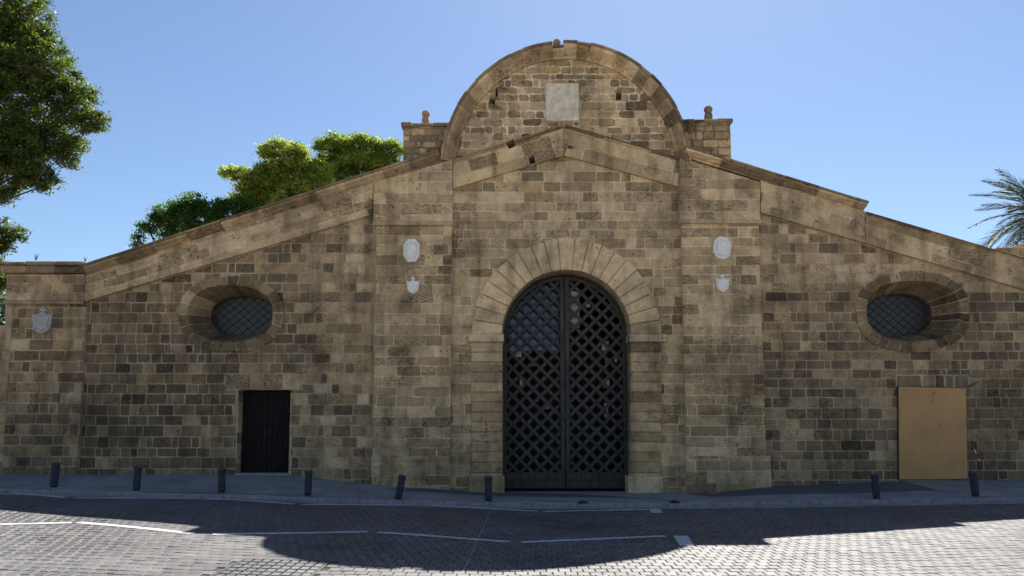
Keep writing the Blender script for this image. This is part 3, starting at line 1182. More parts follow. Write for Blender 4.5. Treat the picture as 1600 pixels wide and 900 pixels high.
LY = .66
GX = P(GA[0], GA[1], 0)[0]
GZ = P(GA[0], GA[1], 0)[1]
GR = P(GA[0] + 98, GA[1], 0)[0] - GX
for s, lab in ((-1, 'left'), (1, 'right')):
    leafm = MB()
    st = .115
    xi, xo = GX + s * .012, GX + s * GR
    arc = [(GX + s * GR * math.cos(t), GZ + GR * math.sin(t)) for t in [math.pi / 2 * k / 16 for k in range(17)]]
    zb = .045
    leaf_poly = ccw([(xi, zb), (xo, zb)] + arc[:-1] + [(xi, GZ + GR * .9999)])
    inner = []
    rin = GR - .085
    arci = [(GX + s * rin * math.cos(t), GZ + rin * math.sin(t)) for t in [math.pi / 2 * k / 16 for k in range(16)]]
    xs_in = xi + s * st
    arci = [p for p in arci if (p[0] - xs_in) * s > .01]
    lastz = GZ + math.sqrt(max(0, rin ** 2 - (xs_in - GX) ** 2))
    zr = zb + .42
    inner = ccw([(xs_in, zr), (GX + s * rin, zr)] + arci + [(xs_in, lastz)])
    v, f = extrude_geo(leaf_poly, [inner, ccw([(xi + s * .05, zb + .03), (xo - s * .05, zb + .03), (xo - s * .05, zb + .19), (xi + s * .05, zb + .19)])], LY, LY + .09)
    leaf = child(leafm.add(v, f).build('gate_leaf', 'wood', gate))
    leaf['label'] = f'{lab} leaf of the dark timber lattice gate'
    b0 = sorted((xi + s * .03, xo - s * .02))
    MB().box(b0[0], b0[1], LY - .035, LY + .02, zb + .235, zb + .45, bev=.01).build('rail', 'wood', leaf).matrix_parent_inverse = leaf.matrix_world.inverted()
    MB().box(b0[0], b0[1], LY - .02, LY + .03, zb + .005, zb + .20, bev=.01).build('rail', 'wood', leaf)
    b1 = sorted((xi, xi + s * st))
    MB().box(b1[0], b1[1], LY - .045, LY - .002, zb + .46, GZ + GR - .06, bev=.012).build('stile', 'wood', leaf)
    pitch = 15.3 / FPX * 20.7
    wslat = 5.1 / FPX * 20.7
    bb = bbox(inner)
    big = ccw(grow(inner, -.05))
    for dirn in (1, -1):
        dx, dz = math.sqrt(.5), math.sqrt(.5) * dirn
        nx_, nz_ = -dz, dx
        cx, cz = (bb[0] + bb[1]) / 2, (bb[2] + bb[3]) / 2
        k = -24
        while k < 25:
            off = k * pitch + rnd.uniform(-.006, .006)
            ox, oz = cx + nx_ * off, cz + nz_ * off
            w2 = wslat / 2 * rnd.uniform(.93, 1.07)
            tl = rnd.uniform(-.004, .004)
            q = [(ox - dx * 6 + nx_ * (-w2 + tl), oz - dz * 6 + nz_ * (-w2 + tl)), (ox + dx * 6 + nx_ * (-w2 - tl), oz + dz * 6 + nz_ * (-w2 - tl)),
                 (ox + dx * 6 + nx_ * (w2 - tl), oz + dz * 6 + nz_ * (w2 - tl)), (ox - dx * 6 + nx_ * (w2 + tl), oz - dz * 6 + nz_ * (w2 + tl))]
            c = clip_convex(ccw(q), big)
            k += 1
            if len(c) < 3:
                continue
            c = clean(c)
            if len(c) < 3 or abs(area(c)) < .01:
                continue
            y0 = LY + .012 if dirn == s else LY + .046
            v, f = extrude_geo(c, [], y0, y0 + .032)
            MB().add(v, f).build('slat', 'wood', leaf)
    for o in leaf.children:
        o.matrix_parent_inverse = Matrix.Identity(4)
# lock and glazing behind the upper left leaf
child(MB().box(GX - .09, GX + .07, LY - .09, LY - .047, 1.95, 2.1, bev=.01).build('lock', 'iron', gate))
b0 = bbox(rect_px(795, 445, 874, 548, .9))
v, f = extrude_geo([(b0[0], b0[2]), (b0[1], b0[2]), (b0[1], b0[3]), (b0[0], b0[3])], [], .93, .95)
o = child(MB().add(v, f).build('glass_pane', 'glass', gate))
o['label'] = 'glass behind the gate lattice, tinted blue to stand in for mirrored sky'
for px in ((889, 455, 905, 512), (800, 548, 815, 558), (940, 533, 951, 548), (946, 560, 954, 566), (943, 592, 952, 606), (944, 630, 950, 652), (848, 633, 858, 639), (829, 560, 836, 572), (915, 470, 922, 480), (906, 520, 911, 528), (812, 590, 817, 604), (960, 556, 964, 566)):
    b0 = bbox(rect_px(*px, .8))
    child(MB().box(b0[0], b0[1], .80, .82, b0[2], b0[3], bev=.005).build('glimpse_board', 'glimpse_grey', gate))  # pale pieces added as bright glimpses seen through the lattice

# oval windows ----------------------------------------------------------------
def resample(c, k):
    pts = c + [c[0]]
    L = [0]
    for a, b in zip(pts, pts[1:]):
        L.append(L[-1] + math.dist(a, b))
    return pts, L

def at_len(pts, L, s):
    s = s % L[-1]
    for i in range(len(L) - 1):
        if s <= L[i + 1]:
            t = (s - L[i]) / max(1e-9, L[i + 1] - L[i])
            return (pts[i][0] + (pts[i + 1][0] - pts[i][0]) * t, pts[i][1] + (pts[i + 1][1] - pts[i][1]) * t)
    return pts[-1]

DEP = .74
for key, w in WIN.items():
    co = superellipse(*w['outer'], Y=-.03)
    cm = superellipse(*w['mouth'], Y=-.03)
    cb = superellipse(*w['back'], Y=DEP)
    n = len(co)
    sm = MB()
    v, f = [], []
    rings = [(cm, -.012, 1.6), (cb, DEP + .01, 1.6)]
    for c, yy, g in rings:
        q = inset(ccw(c), -.014)
        v += [(a[0], yy, a[1]) for a in q]
    v += [(a[0], -.012, a[1]) for a in inset(ccw(co), .01)]
    for i in range(n):
        j = (i + 1) % n
        f.append((i, j, n + j, n + i))
        f.append((2 * n + i, 2 * n + j, j, i))
    sm.add(v, f)
    win = child(sm.build('oval_window', 'mortar', gate))
    win['label'] = f'deep oval window with iron grille in the {key} wing'
    # voussoirs: index ranges on the curve
    cuts = []
    i = 0
    per, LL = resample(co, n)
    total = LL[-1]
    ns = 22 if key == 'left' else 24
    marks = [(q + rnd.uniform(-.16, .16)) / ns for q in range(ns)]
    def frac(c, t):
        # same curve parameter on each ring, through the arc length of the outer one
        s = (t % 1.0) * total
        for i in range(n):
            if s <= LL[i + 1]:
                u = (s - LL[i]) / max(1e-9, LL[i + 1] - LL[i])
                a, b = c[i], c[(i + 1) % n]
                return (a[0] + (b[0] - a[0]) * u, a[1] + (b[1] - a[1]) * u)
        return c[0]
    cen = P(w['mouth'][0], w['mouth'][1])
    for q in range(ns):
        t0, t1 = marks[q], marks[(q + 1) % ns] + (1 if q == ns - 1 else 0)
        gap = .018 / total
        t0 += gap
        t1 -= gap
        v, f = [], []
        K = 4
        yo = -.035 - rnd.uniform(0, .02)
        ro = rnd.uniform(-.02, .02)
        sec = 6
        for k in range(K + 1):
            t = t0 + (t1 - t0) * k / K
            po, pm, pb_ = frac(co, t), frac(cm, t), frac(cb, t)
            d = Vector((po[0] - pm[0], po[1] - pm[1])).normalized() * ro
            po = (po[0] + d.x, po[1] + d.y)
            e = Vector((po[0] - pm[0], po[1] - pm[1])).normalized() * .012
            v += [(po[0], .02, po[1]), (po[0], yo + .01, po[1]), (po[0] - e.x, yo, po[1] - e.y), (pm[0] + e.x, yo, pm[1] + e.y), (pm[0], yo + .014, pm[1]), (pb_[0], DEP, pb_[1])]
        for k in range(K):
            for s_ in range(sec - 1):
                f.append((k * sec + s_, (k + 1) * sec + s_, (k + 1) * sec + s_ + 1, k * sec + s_ + 1))
        # closing sides
        m0 = len(v)
        for k in (0, K):
            pm, pb_ = frac(cm, t0 if k == 0 else t1), frac(cb, t0 if k == 0 else t1)
            po = frac(co, t0 if k == 0 else t1)
            e = Vector((po[0] - pm[0], po[1] - pm[1])).normalized() * .03
            v += [(pm[0] + e.x, .03, pm[1] + e.y), (pb_[0] + e.x, DEP, pb_[1] + e.y)]
        f.append((0, 1, 2, 3, 4, m0))
        f.append((m0, 4, 5, m0 + 1))
        f.append((m0 + 2, K * sec + 4, K * sec + 3, K * sec + 2, K * sec + 1, K * sec))
        f.append((m0 + 3, K * sec + 5, K * sec + 4, m0 + 2))
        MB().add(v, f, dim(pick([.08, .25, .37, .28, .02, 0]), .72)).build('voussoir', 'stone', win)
    # grille
    gy = DEP + .03
    back_in = ccw(inset(ccw(cb), -.02))
    bbk = bbox(back_in)
    cx, cz = (bbk[0] + bbk[1]) / 2, (bbk[2] + bbk[3]) / 2
    for dirn, sl_ in ((1, math.radians(40)), (-1, math.radians(-40))):
        dx, dz = math.cos(sl_), math.sin(sl_)
        nx_, nz_ = -dz, dx
        for k in range(-9, 10):
            off = k * .178 + rnd.uniform(-.008, .008)
            a = (cx + nx_ * off, cz + nz_ * off)
            q = [(a[0] - dx * 3 - nx_ * .004, a[1] - dz * 3 - nz_ * .004), (a[0] + dx * 3 - nx_ * .004, a[1] + dz * 3 - nz_ * .004),
                 (a[0] + dx * 3 + nx_ * .004, a[1] + dz * 3 + nz_ * .004), (a[0] - dx * 3 + nx_ * .004, a[1] - dz * 3 + nz_ * .004)]
            c = clip_convex(ccw(q), back_in)
            if len(c) < 3:
                continue
            tt = [(p[0] - a[0]) * dx + (p[1] - a[1]) * dz for p in c]
            if max(tt) - min(tt) < .15:
                continue
            p0, p1 = (a[0] + dx * min(tt), gy + .02 * dirn, a[1] + dz * min(tt)), (a[0] + dx * max(tt), gy + .02 * dirn, a[1] + dz * max(tt))
            MB().tube([p0, p1], [.0155, .0155], 6).build('bar', 'iron', win)
    big = superellipse(w['back'][0], w['back'][1], w['back'][2] * 1.5, w['back'][3] * 1.5, Y=DEP)
    v, f = extrude_geo([(bbk[0] - .1, bbk[2] - .1), (bbk[1] + .1, bbk[2] - .1), (bbk[1] + .1, bbk[3] + .1), (bbk[0] - .1, bbk[3] + .1)], [], 1.02, 1.04)
    MB().add(v, f).build('window_pane', 'pane', win)
    # inner lining between grille and pane
    li = inset(ccw(cb), -.016)
    n2 = len(li)
    v = [(a[0], DEP + .012, a[1]) for a in li] + [(a[0], 1.019, a[1]) for a in li]
    f = [(i, (i + 1) % n2, n2 + (i + 1) % n2, n2 + i) for i in range(n2)]
    MB().add(v, f).build('lining', 'core', win)

# side door ---------------------------------------------------------------------
dz0 = base_z(-6.7) + .02
d0 = bbox(rect_px(370, 609, 453, 738))
dl = door_leafs = []
mid = (d0[0] + d0[1]) / 2
thr = walk_z(-6.7, 0)
for s, lab in ((0, 'left'), (1, 'right')):
    xa, xb = (d0[0] + .02, mid - .006) if s == 0 else (mid + .006, d0[1] - .02)
    m = MB().box(xa, xb, .36, .40, thr + .07, d0[3] - .02)
    dr = child(m.build('door', 'door', gate))
    dr['label'] = f'{lab} leaf of the black plank side door'
    npl = 5
    for i in range(npl):
        w_ = (xb - xa) / npl
        MB().box(xa + i * w_ + .004, xa + (i + 1) * w_ - .004, .33 + rnd.uniform(-.004, .004), .359, thr + .05 + rnd.uniform(0, .02), d0[3] - .03, bev=.006).build('plank', 'door', dr)
    MB().box(*( (mid - .08, mid - .05) if s == 0 else (mid + .04, mid + .06)), .30, .328, thr + 1.0, thr + 1.2, bev=.006).build('handle', 'iron', dr)
m = MB().box(d0[0] - .02, d0[1] + .02, -.05, .5, thr - .3, thr + .045, (.3, .3, .3), .02)
child(m.build('threshold', 'kerb', gate))
lx = [P(x, 596)[0] for x in (353, 390, 412, 441, 471)]
lz0, lz1 = P(400, 608.5)[1], P(400, 584)[1]
for a, b in zip(lx, lx[1:]):
    slab_stone([(a, lz0), (b, lz0), (b, lz1), (a, lz1)], -.006, .45, 'lintel_stone', pick([.5, .5, 0, 0, 0, 0]), bev=.012)
for s, xa, xb in ((0, d0[0] - .02, d0[0] + .012), (1, d0[1] - .012, d0[1] + .02)):
    zz = thr
    while zz < lz0:
        ze = min(zz + .28, lz0)
        child(MB().box(xa, xb, .01, .5, zz + .004, ze - .004, pick([.2, .5, .3, 0, 0, 0]), .006).build('jamb_stone', 'stone', gate))
        zz = ze

# rough lintel over the boarded doorway
b0 = bbox(lint_hole)
xx = b0[0]
for k in range(5):
    wd = (b0[1] - b0[0]) * [.36, .18, .13, .13, .2][k]
    slab_stone([(xx, b0[2]), (xx + wd, b0[2] + .01), (xx + wd - .02, b0[3]), (xx + .02, b0[3])], -.005, .4, 'lintel_stone', pick([0, .1, .3, .5, .1, 0]), .016, .02)
    xx += wd

# low wall running on to the left -------------------------------------------------
lw = tag(link('bastion_wall', None, None, (-16, .5, 0)), 'lower rounded bastion wall at the left edge beside the end pier', 'wall')
q = rect_px(-330, 508, 10, 790, .3)
e = bbox(q)
lo = MB()
lo.box(e[0] + 16, e[1] + 16, -.19, .9, e[2], e[3])
lo.build('wall', 'wing_mortar', lw)
for sst in ashlar([(a[0] + 16, a[1]) for a in q], [], -.2, .29, LEN, lambda c: pick([.12, .4, .38, .08, 0, .02])):
    MB().add(sst[1], sst[2], sst[3]).build('ashlar_block', 'stone', lw)

# ------------------------------------------------------------------ marble shields and relief
def cartouche(name, cx, cy, a, b, Y, label, seed):
    r_ = random.Random(seed)
    c = P(cx, cy, Y)
    s = 20 / FPX
    a, b = a * s, b * s
    o = tag(link(name, None, None, (c[0], Y, c[1])), label, 'plaque')
    def dome(ra, rb, prof, wav, seg=40):
        v, f = [], []
        for rr, yy in prof:
            for k in range(seg):
                t = TAU * k / seg
                w_ = 1 + wav * (math.cos(8 * t + seed) + .5 * math.cos(13 * t)) * (1 if rr > .9 else 0)
                ct, s_ = math.cos(t), math.sin(t)
                v.append((ra * rr * w_ * math.copysign(abs(ct) ** .85, ct), yy, rb * rr * w_ * math.copysign(abs(s_) ** .85, s_)))
        for i in range(len(prof) - 1):
            for k in range(seg):
                k2 = (k + 1) % seg
                f.append((i * seg + k, i * seg + k2, (i + 1) * seg + k2, (i + 1) * seg + k))
        f.append(tuple(range((len(prof) - 1) * seg, len(prof) * seg)))
        return v, f
    v, f = dome(a, b, [(1.0, .03), (1.0, -.05), (.95, -.085), (.84, -.09), (.78, -.065), (.74, -.06)], .035)
    MB().add(v, f).build('rim', 'marble', o, True)
    v, f = dome(a * .72, b * .76, [(1.0, -.05), (.95, -.085), (.7, -.115), (.35, -.13), (.05, -.134)], 0)
    MB().add(v, f).build('boss', 'marble', o, True)
    return o

def shield(name, cx, cy, w, h, Y, label, mat='marble'):
    c = P(cx, cy, Y)
    s = 20 / FPX
    w, h = w * s / 2, h * s / 2
    o = tag(link(name, None, None, (c[0], Y, c[1])), label, 'plaque')
    half = [(0, -1.0), (.18, -.93), (.55, -.78), (.82, -.55), (.90, -.2), (.95, .2), (1.0, .46), (.98, .52), (.72, .42), (.45, .44), (.22, .56)]
    out = [(x * w, z * h) for x, z in half] + [(-x * w, z * h) for x, z in reversed(half[1:])]
    def lay(poly, y0, y1, bev, nm):
        p = ccw(poly)
        b = inset(p, bev)
        n = len(p)
        v = [(q[0], y0, q[1]) for q in p] + [(q[0], y1 + bev, q[1]) for q in p] + [(q[0], y1, q[1]) for q in b]
        f = [(k * n + i, k * n + (i + 1) % n, (k + 1) * n + (i + 1) % n, (k + 1) * n + i) for k in range(2) for i in range(n)]
        tr = cdt_tris([b], [])
        f2 = [tuple(t) for t in tr[1]]
        m = MB().add(v, f)
        m.add([(q[0], y1, q[1]) for q in tr[0]], f2)
        m.build(nm, mat, o)
    lay(out, .03, -.06, .012, 'shield')
    lay([(x * .74, z * .74 - .05 * h) for x, z in out], -.055, -.085, .012, 'field')
    fl = [(-.12, .5), (-.1, .68), (-.34, .66), (-.36, .78), (-.2, .84), (-.1, .98), (.1, .98), (.2, .84), (.36, .78), (.34, .66), (.1, .68), (.12, .5)]
    lay([(x * w, z * h) for x, z in fl], .03, -.05, .008, 'crest')
    return o

cartouche('marble_cartouche', 643.5, 392, 13.2, 19.2, -.165, 'large oval white marble cartouche high on the left pilaster', 3)
cartouche('marble_cartouche', 1127.5, 388, 14.0, 18.8, -.165, 'large oval white marble cartouche high on the right pilaster', 5)
shield('marble_shield', 645.5, 446, 20, 28, -.165, 'small white marble shield below the cartouche on the left pilaster')
shield('marble_shield', 1128.5, 442.5, 21, 29, -.165, 'small white marble shield below the cartouche on the right pilaster')
shield('marble_shield', 67, 501, 32, 44, -.125, 'grey-white marble shield on the pier at the left end', 'dirty_marble')

# weathered relief slab in the round gable
q = bbox(rect_px(853, 131, 904, 189, .02))
rp = tag(link('relief_panel', None, None, ((q[0] + q[1]) / 2, .02, q[2])), 'pale worn stone relief panel set in the round gable', 'relief')
wd, hd = (q[1] - q[0]), (q[3] - q[2])
v, f = [], []
nx, nz = 36, 42
for j in range(nz + 1):
    for i in range(nx + 1):
        x, z = -wd / 2 + wd * i / nx, hd * j / nz
        ex, ez = min(i, nx - i) / nx, min(j, nz - j) / nz
        d = mnoise.fractal(Vector((x * 4.5 + z, z * 4, 3.3)), .9, 2.1, 4)
        rim = .012 if min(ex * wd, ez * hd) < .05 else 0
        lump = .07 * max(0, d + .1) * (1 if rim == 0 else .3)
        v.append((x, -.015 - rim - lump, z))
for j in range(nz):
    for i in range(nx):
        k = j * (nx + 1) + i
        f.append((k, k + 1, k + nx + 2, k + nx + 1))
mr = MB().add(v, f)
mr.box(-wd / 2, wd / 2, -.012, .05, 0, hd)
mr.build('slab', 'panel', rp, True)

# ------------------------------------------------------------------ board over the doorway
bd = [P(*p, -.06) for p in ((1405, 749), (1511.5, 748), (1509, 607), (1404, 604))]
bo = tag(link('plywood_board', None, None, (P(1458, 749, -.06)[0], -.06, P(1458, 749, -.06)[1])), 'tall plain brown board closing the right-hand doorway', 'board')
v, f = extrude_geo([(p[0] - bo.location.x, p[1] - bo.location.z) for p in bd], [], -.012, .008)
MB().add(v, f).build('panel', 'board', bo)
fr_ = [(p[0] - bo.location.x, p[1] - bo.location.z) for p in bd]
v, f = extrude_geo(inset(ccw(fr_), -.018), [inset(ccw(fr_), .02)], .009, .045)
MB().add(v, f).build('edge_batten', 'iron', bo)

# scrap of barrier tape
tp = tag(link('barrier_tape', None), 'torn scrap of red and white tape hanging beside the boarded doorway', 'tape')
pts = [P(1519, 694, -.02), P(1522, 702, -.02), P(1525, 709, -.02), P(1529, 717, -.02), P(1530, 720, -.02)]
for i, (a, b) in enumerate(zip(pts, pts[1:])):
    MB().add([(a[0] - .016, -.02, a[1]), (a[0] + .016, -.035 - .01 * (i % 2), a[1]), (b[0] + .016, -.03, b[1]), (b[0] - .016, -.025 - .01 * (i % 2), b[1])], [(0, 1, 2, 3)]).build('red_band' if i % 2 == 0 else 'white_band', 'red' if i % 2 == 0 else 'white', tp)

# ------------------------------------------------------------------ bollards
def make_bollard():
    seg = 40
    m = MB()
    v, f = [], []
    prof = [(.0, 0), (.55, 0), (.58, 0)]
    zs = [.05, .57]
    for z in zs:
        for k in range(seg):
            r_ = .098 if (k % 4) < 2 else .088
            t = TAU * k / seg
            v.append((r_ * math.cos(t), r_ * math.sin(t), z))
    for k in range(seg):
        k2 = (k + 1) % seg
        f.append((k, k2, seg + k2, seg + k))
    post = m.add(v, f).mesh('post', 'bollard')
    cap = MB().lathe([(.1, .565), (.108, .572), (.108, .635), (.1, .652), (.07, .662), (.01, .665)], (0, 0, 0), 24).mesh('cap', 'bollard', True)
    base = MB().lathe([(.085, -.06), (.085, .052), (.097, .054)], (0, 0, 0), 20).mesh('base', 'bollard', True)
    return post, cap, base

bpost, bcap, bbase = make_bollard()
for px, py, lean, lab in (
    (84, 761, .03, 'dark blue-grey fluted bollard furthest to the left, below the marble shield'),
    (213, 768, .02, 'dark blue-grey fluted bollard second from the left'),
    (346, 770, 0, 'dark blue-grey fluted bollard just left of the black side door'),
    (481, 776, .0, 'dark blue-grey fluted bollard just right of the black side door'),
    (622, 782, .17, 'dark blue-grey fluted bollard leaning to the right in front of the left pilaster'),
    (763, 783, 0, 'dark blue-grey fluted bollard at the left jamb of the big gate'),
    (1370, 783, -.03, 'dark blue-grey fluted bollard left of the brown board'),
    (1525, 781, -.06, 'dark blue-grey fluted bollard right of the brown board')):
    g = G(px, py, walk_z)
    if g[1] < KERB_Y + .28:
        ra = ray(px, py)
        g = (ra[0] * (KERB_Y + .28 - CAMY) / ra[1], KERB_Y + .28, 0)
    o = tag(link('bollard', None, None, (g[0], max(g[1], KERB_Y + .28), walk_z(g[0], max(g[1], KERB_Y + .28)) - .005)), lab, 'bollard', 'bollards along the kerb')
    k_ = rnd.uniform(.81, .86)
    o.scale = (k_, k_, k_)
    o.rotation_euler = (rnd.uniform(-.02, .02), lean, rnd.uniform(0, 6))
    if lean:
        o.rotation_mode = 'ZYX'
        o.rotation_euler = (0, lean, 0)
    link('post', bpost, o)
    link('cap', bcap, o)
    link('base', bbase, o)

# stumps of removed bollards
for px, py, lab in ((912, 787, 'small sawn-off bollard stump on the kerb before the right gate leaf'), (1060, 788, 'small sawn-off bollard stump on the kerb right of the gate')):
    g = G(px, py, walk_z)
    yy = max(g[1], KERB_Y + .1)
    m = MB().lathe([(.085, -.05), (.085, .03), (.07, .045), (.01, .04)], (g[0], yy, walk_z(g[0], yy)), 14)
    m.box(g[0] - .12, g[0] + .12, yy - .1, yy + .1, walk_z(g[0], yy) - .05, walk_z(g[0], yy) + .012)
    tag(m.build('bollard_stump', 'iron'), lab, 'stump')

# ------------------------------------------------------------------ trees
def leaves_mesh(name, centers, radii, per, size, cols, rng, flat=.5, mat='leaf', elong=2.2):
    n = len(centers) * per
    c = np.repeat(centers, per, axis=0)
    rr = np.repeat(radii, per)[:, None]
    pos = c + rng.normal(0, .52, (n, 3)) * rr * np.array([1, 1, .62])
    nrm = rng.normal(0, 1, (n, 3))
    nrm[:, 2] = np.abs(nrm[:, 2]) + flat
    nrm /= np.linalg.norm(nrm, axis=1, keepdims=True)
    d = rng.normal(0, 1, (n, 3)) + (pos - c) / rr * .8
    d -= nrm * np.sum(d * nrm, axis=1, keepdims=True)
    d /= np.linalg.norm(d, axis=1, keepdims=True) + 1e-9
    s = np.cross(nrm, d)
    L = size * rng.uniform(.6, 1.3, (n, 1))
    W = L / elong
    v = np.empty((n, 4, 3))
    v[:, 0] = pos - d * L * .5
    v[:, 1] = pos + s * W * .5 + nrm * W * .12
    v[:, 2] = pos + d * L * .5 - nrm * L * .1
    v[:, 3] = pos - s * W * .5 + nrm * W * .12
    me = bpy.data.meshes.new(name)
    me.vertices.add(n * 4)
    me.vertices.foreach_set('co', v.astype(np.float32).ravel())
    me.loops.add(n * 4)
    me.loops.foreach_set('vertex_index', np.arange(n * 4, dtype=np.int32))
    me.polygons.add(n)
    me.polygons.foreach_set('loop_start', np.arange(0, n * 4, 4, dtype=np.int32))
    me.polygons.foreach_set('loop_total', np.full(n, 4, np.int32))
    cl = np.array(cols)
    clump = rng.integers(0, len(cl), len(centers))
    ci = np.where(rng.random(n) < .65, np.repeat(clump, per), rng.integers(0, len(cl), n))
    tc = cl[ci] * rng.uniform(.75, 1.25, (n, 1))
    col = np.ones((n, 4, 4), np.float32)
    col[:, :, :3] = tc[:, None, :]
    at = me.attributes.new('tint', 'FLOAT_COLOR', 'POINT')
    at.data.foreach_set('color', col.ravel())
    me.materials.append(M[mat])
    me.update()
    me.validate()
    return me

def tree(name, label, lobes_px, Y, trunk_px, cols, seed, clump_r=.32, dens=1.0, per=70, size=.11, ydepth=.9, group=None, trunk_r=.28, limb_k=1.0, fork_k=.62, pad_dens=62, elong=2.2):
    rng = np.random.default_rng(seed)
    base = P(trunk_px, 700, Y)
    root = tag(link(name, None, None, (base[0], Y, -.5)), label, 'tree', group)
    off = np.array([base[0], Y, -.5])
    cen, rad, tips = [], [], []
    s = (Y - CAMY) / FPX
    for lobe in lobes_px:
        if len(lobe) == 4:
            # a flat-topped pad of foliage: leaves lie over its upper shell
            px, py, rx, ry = lobe
            c = P(px, py, Y)
            A, B = rx * s, ry * s
            k = max(6, int(pad_dens * A * (A + B)))
            u = rng.normal(0, 1, (k, 3))
            u[:, 2] = np.abs(u[:, 2]) - .25
            u /= np.linalg.norm(u, axis=1, keepdims=True)
            yo = rng.uniform(-.5, .5) * A - .2 * A
            cc = np.array([c[0], Y + yo, c[1]]) + u * rng.uniform(.72, 1.02, (k, 1)) * np.array([A, A * .8, B]) - off
            cen.append(cc)
            rad.append(rng.uniform(.7, 1.3, k) * clump_r)
            tips.append((np.array([c[0], Y + yo, c[1] - B * .4]) - off, cc))
            continue
        px, py, r = lobe
        c = P(px, py, Y)
        R = r * s
        k = max(4, int(dens * 26 * (R / .9) ** 2.2))
        u = rng.normal(0, 1, (k, 3))
        u /= np.linalg.norm(u, axis=1, keepdims=True)
        q = u * (rng.random((k, 1)) ** .42) * R * np.array([1, ydepth, .88])
        yo = rng.uniform(-.25, .25) * R
        cc = np.array([c[0], Y + yo, c[1]]) + q - off
        cen.append(cc)
        rad.append(rng.uniform(.7, 1.3, k) * clump_r)
        tips.append((np.array([c[0], Y + yo, c[1]]) - off, cc))
    cen, rad = np.vstack(cen), np.concatenate(rad)
    link('crown', leaves_mesh('crown', cen, rad, per, size, cols, rng, elong=elong), root)
    # trunk and limbs
    fork = Vector((0, 0, max(1.5, min(t[0][2] for t in tips) * fork_k)))
    MB().tube([(0, 0, 0), (.05, .03, fork.z * .5), tuple(fork)], [trunk_r * 1.25, trunk_r, trunk_r * .8], 10).build('trunk', 'bark', root, True)
    for lc, cc in tips:
        e = Vector(lc)
        mid_ = fork.lerp(e, .5) + Vector((rng.normal(0, .2), rng.normal(0, .2), .25))
        MB().tube([tuple(fork), tuple(mid_), tuple(e)], [trunk_r * .45 * limb_k, trunk_r * .28 * limb_k, trunk_r * .12 * limb_k], 7).build('limb', 'bark', root, True)
    tw = MB()
    for lc, cc in tips:
        e = Vector(lc)
        for q in cc[::2]:
            q = Vector(q)
            md = e.lerp(q, .5) + Vector((0, 0, .08))
            tw.tube([tuple(e), tuple(md), tuple(q)], [.022, .014, .006], 4)
    tag(tw.build('twigs', 'bark', root, True), kind='stuff')
    return root

DG = [(.065, .095, .022), (.085, .12, .026), (.11, .145, .03), (.045, .07, .02)]
MG = [(.060, .125, .026), (.085, .165, .034), (.045, .095, .022)]
YG = [(.27, .33, .06), (.33, .38, .07), (.21, .28, .05), (.38, .39, .10), (.14, .21, .04)]
tree('broadleaf_tree', 'tall dark green tree reaching in from the upper left corner',
     [(-70, 70, 120), (10, 25, 68), (-10, 110, 85), (62, 55, 24), (66, 112, 62), (108, 140, 40), (125, 180, 34), (150, 195, 24), (60, 200, 66), (95, 232, 34), (20, 250, 60), (62, 275, 30), (75, 290, 16), (5, 300, 26), (-60, 220, 110), (-5, 370, 34), (22, 362, 20), (-30, 400, 50), (-14, 425, 30), (-16, 455, 34), (-14, 490, 30)],
     4.5, -260, DG, 11, .22, 2.7, 42, .15, elong=2.9, trunk_r=.42, limb_k=.4, fork_k=1.25)
tree('broadleaf_tree', 'dark green bushy tree above the left roof slope',
     [(302, 318, 22), (285, 325, 18), (262, 335, 22), (245, 345, 14), (231, 356, 14), (215, 372, 9), (212, 382, 8), (330, 330, 20), (352, 322, 16), (372, 318, 17), (300, 350, 26), (340, 350, 26), (375, 340, 20), (265, 362, 18), (390, 330, 14)], 13, 310, MG, 23, .26, 3.6, 50, .14, group='trees behind the left roof slope')
tree('broadleaf_tree', 'yellow-green spreading tree behind the middle of the left roof slope',
     [(445, 244, 38, 18), (374, 279, 25, 13), (425, 271, 23, 16), (471, 267, 31, 17), (478, 297, 44, 20), (405, 290, 22, 14), (500, 262, 18, 12), (430, 292, 26), (405, 308, 22), (455, 285, 24), (395, 330, 26), (450, 320, 34), (440, 270, 26), (475, 280, 26), (415, 285, 22), (500, 280, 20), (392, 300, 20), (376, 308, 15), (388, 292, 14)], 15, 445, YG, 31, .25, 3.2, 50, .135, group='trees behind the left roof slope')
tree('broadleaf_tree', 'bright green tree touching the left parapet pier',
     [(524, 233, 31, 22), (570, 235, 30, 19), (612, 243, 24, 17), (566, 262, 32, 17), (600, 262, 26, 16), (545, 246, 22, 14), (510, 258, 22), (540, 268, 26), (585, 275, 26), (620, 265, 20), (525, 250, 22), (555, 252, 24), (590, 255, 22)], 17, 560, [YG[0], YG[2], YG[4], MG[1], YG[1]], 47, .25, 3.2, 50, .135, group='trees behind the left roof slope')

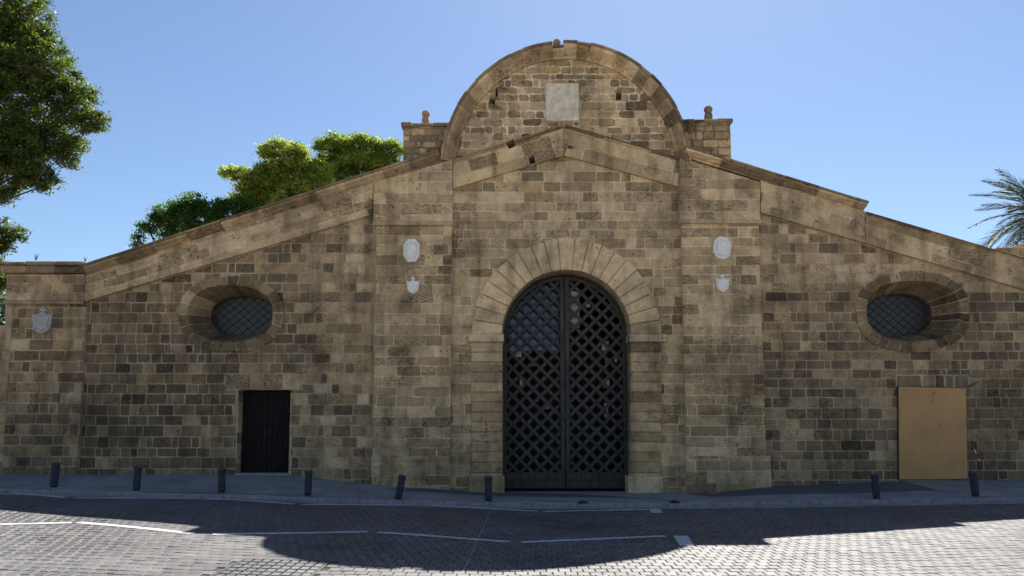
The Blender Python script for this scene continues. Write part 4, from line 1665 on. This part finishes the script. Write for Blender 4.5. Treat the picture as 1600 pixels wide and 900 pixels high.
# ------------------------------------------------------------------ palm
def frond_mesh(seed):
    r_ = random.Random(seed)
    L = r_.uniform(2.2, 2.7)
    droop = r_.uniform(.45, .9)
    m = MB()
    pts, n = [], 14
    for i in range(n + 1):
        t = i / n
        pts.append(Vector((L * (t - .10 * droop * t * t), 0, L * (.10 * t - droop * .62 * t * t))))
    col = (.038, .050, .026)
    m.tube([tuple(p) for p in pts], [.028 * (1 - .85 * i / n) for i in range(n + 1)], 5, (.14, .12, .06))
    k = 34
    for i in range(k):
        t = .12 + .88 * i / (k - 1)
        q = min(n - 1, int(t * n))
        p = pts[q].lerp(pts[q + 1], t * n - q)
        d = (pts[q + 1] - pts[q]).normalized()
        ll = .52 * (math.sin(math.pi * min(1, t * .82 + .13)) ** .7) + .08
        for s in (-1, 1):
            side = Vector((0, s, 0))
            up = d.cross(side) * (-s)
            dr = (d * .75 + side * .75 + Vector((0, 0, r_.uniform(-.15, .25)))).normalized()
            e = p + dr * ll + Vector((0, 0, -.10 * ll))
            w = Vector((0, 0, 1)).cross(dr).normalized() * .019
            mdp = p.lerp(e, .45) + Vector((0, 0, .01))
            g = r_.uniform(.8, 1.25)
            m.add([tuple(p), tuple(mdp + w), tuple(e), tuple(mdp - w)], [(0, 1, 2, 3)], tuple(c * g for c in col))
    return m.mesh('frond', 'palm')

fr_meshes = [frond_mesh(s) for s in range(6)]
PY = 5.0
pc = P(1627, 338, PY)
palm = tag(link('palm_tree', None, None, (pc[0], PY, -.5)), 'feathery palm leaning into view above the right end of the wall', 'tree')
hz = pc[1] + .5
MB().lathe([(.30 + .03 * (k % 2), hz * k / 30) for k in range(31)], (0, 0, 0), 12).build('trunk', 'bark', palm)
pr = random.Random(5)
for i in range(58):
    az = i * 2.39996 + pr.uniform(-.2, .2)
    el = math.radians(78 - 122 * ((i + .5) / 58) + pr.uniform(-6, 6))
    o = link('frond', fr_meshes[i % 6], palm, (0, 0, hz))
    o.rotation_mode = 'XYZ'
    o.rotation_euler = (Matrix.Rotation(az, 3, 'Z') @ Matrix.Rotation(-el, 3, 'Y') @ Matrix.Rotation(pr.uniform(-.4, .4), 3, 'X')).to_euler()
    s = pr.uniform(.72, .95)
    o.scale = (s, s, s)

# ------------------------------------------------------------------ rubble wall beyond the right end
rw = tag(link('rubble_wall', None, None, (P(1700, 400, 3)[0], 3, -.5)), 'rough yellowish rubble wall showing behind the right end of the roof slope', 'wall')
x0, x1, zt = P(1556, 395, 3)[0], P(1960, 395, 3)[0], P(1600, 398, 3)[1]
MB().box(x0 - rw.location.x, x1 - rw.location.x, 0.02, .7, 0, zt + .5).build('core', 'core', rw)
for rowi in range(5):
    xx = x0
    while xx < x1:
        L = rnd.uniform(.25, .5)
        zb = zt - .55 + rowi * .17
        hh = .2 if rowi < 4 else rnd.uniform(.04, .34)
        MB().box(xx - rw.location.x, xx + L - .02 - rw.location.x, -.03 - rnd.uniform(0, .04), .72, zb + .5, zb + hh + .5, pick([.25, .45, .2, 0, 0, .1]), .03).build('rubble_stone', 'stone', rw)
        xx += L

# a few weeds on the left coping
for px, py, h in ((56, 407, .22), (133, 409, .14)):
    c = P(px, py, .2)
    m = MB()
    for k in range(9):
        a = rnd.uniform(0, TAU)
        d = Vector((math.cos(a) * .4, math.sin(a) * .4, 1)).normalized() * h * rnd.uniform(.6, 1.2)
        w = Vector((-math.sin(a), math.cos(a), 0)) * .012
        b = Vector((0, 0, 0))
        m.add([tuple(b - w), tuple(b + w), tuple(d * .6 + w * 1.4), tuple(d)], [(0, 1, 2, 3)], (.07, .10, .03))
    o = m.build('weed', 'leaf')
    o.location = (c[0], .2, c[1])
    tag(o, 'small weed tuft on the coping of the left end pier' if px < 100 else 'tiny weed tuft where the roof slope meets the left end pier', 'weed')

# parents sit at identity except where set: keep gatehouse children in place
for o in gate.children:
    o.matrix_parent_inverse = GI
bpy.context.view_layer.update()
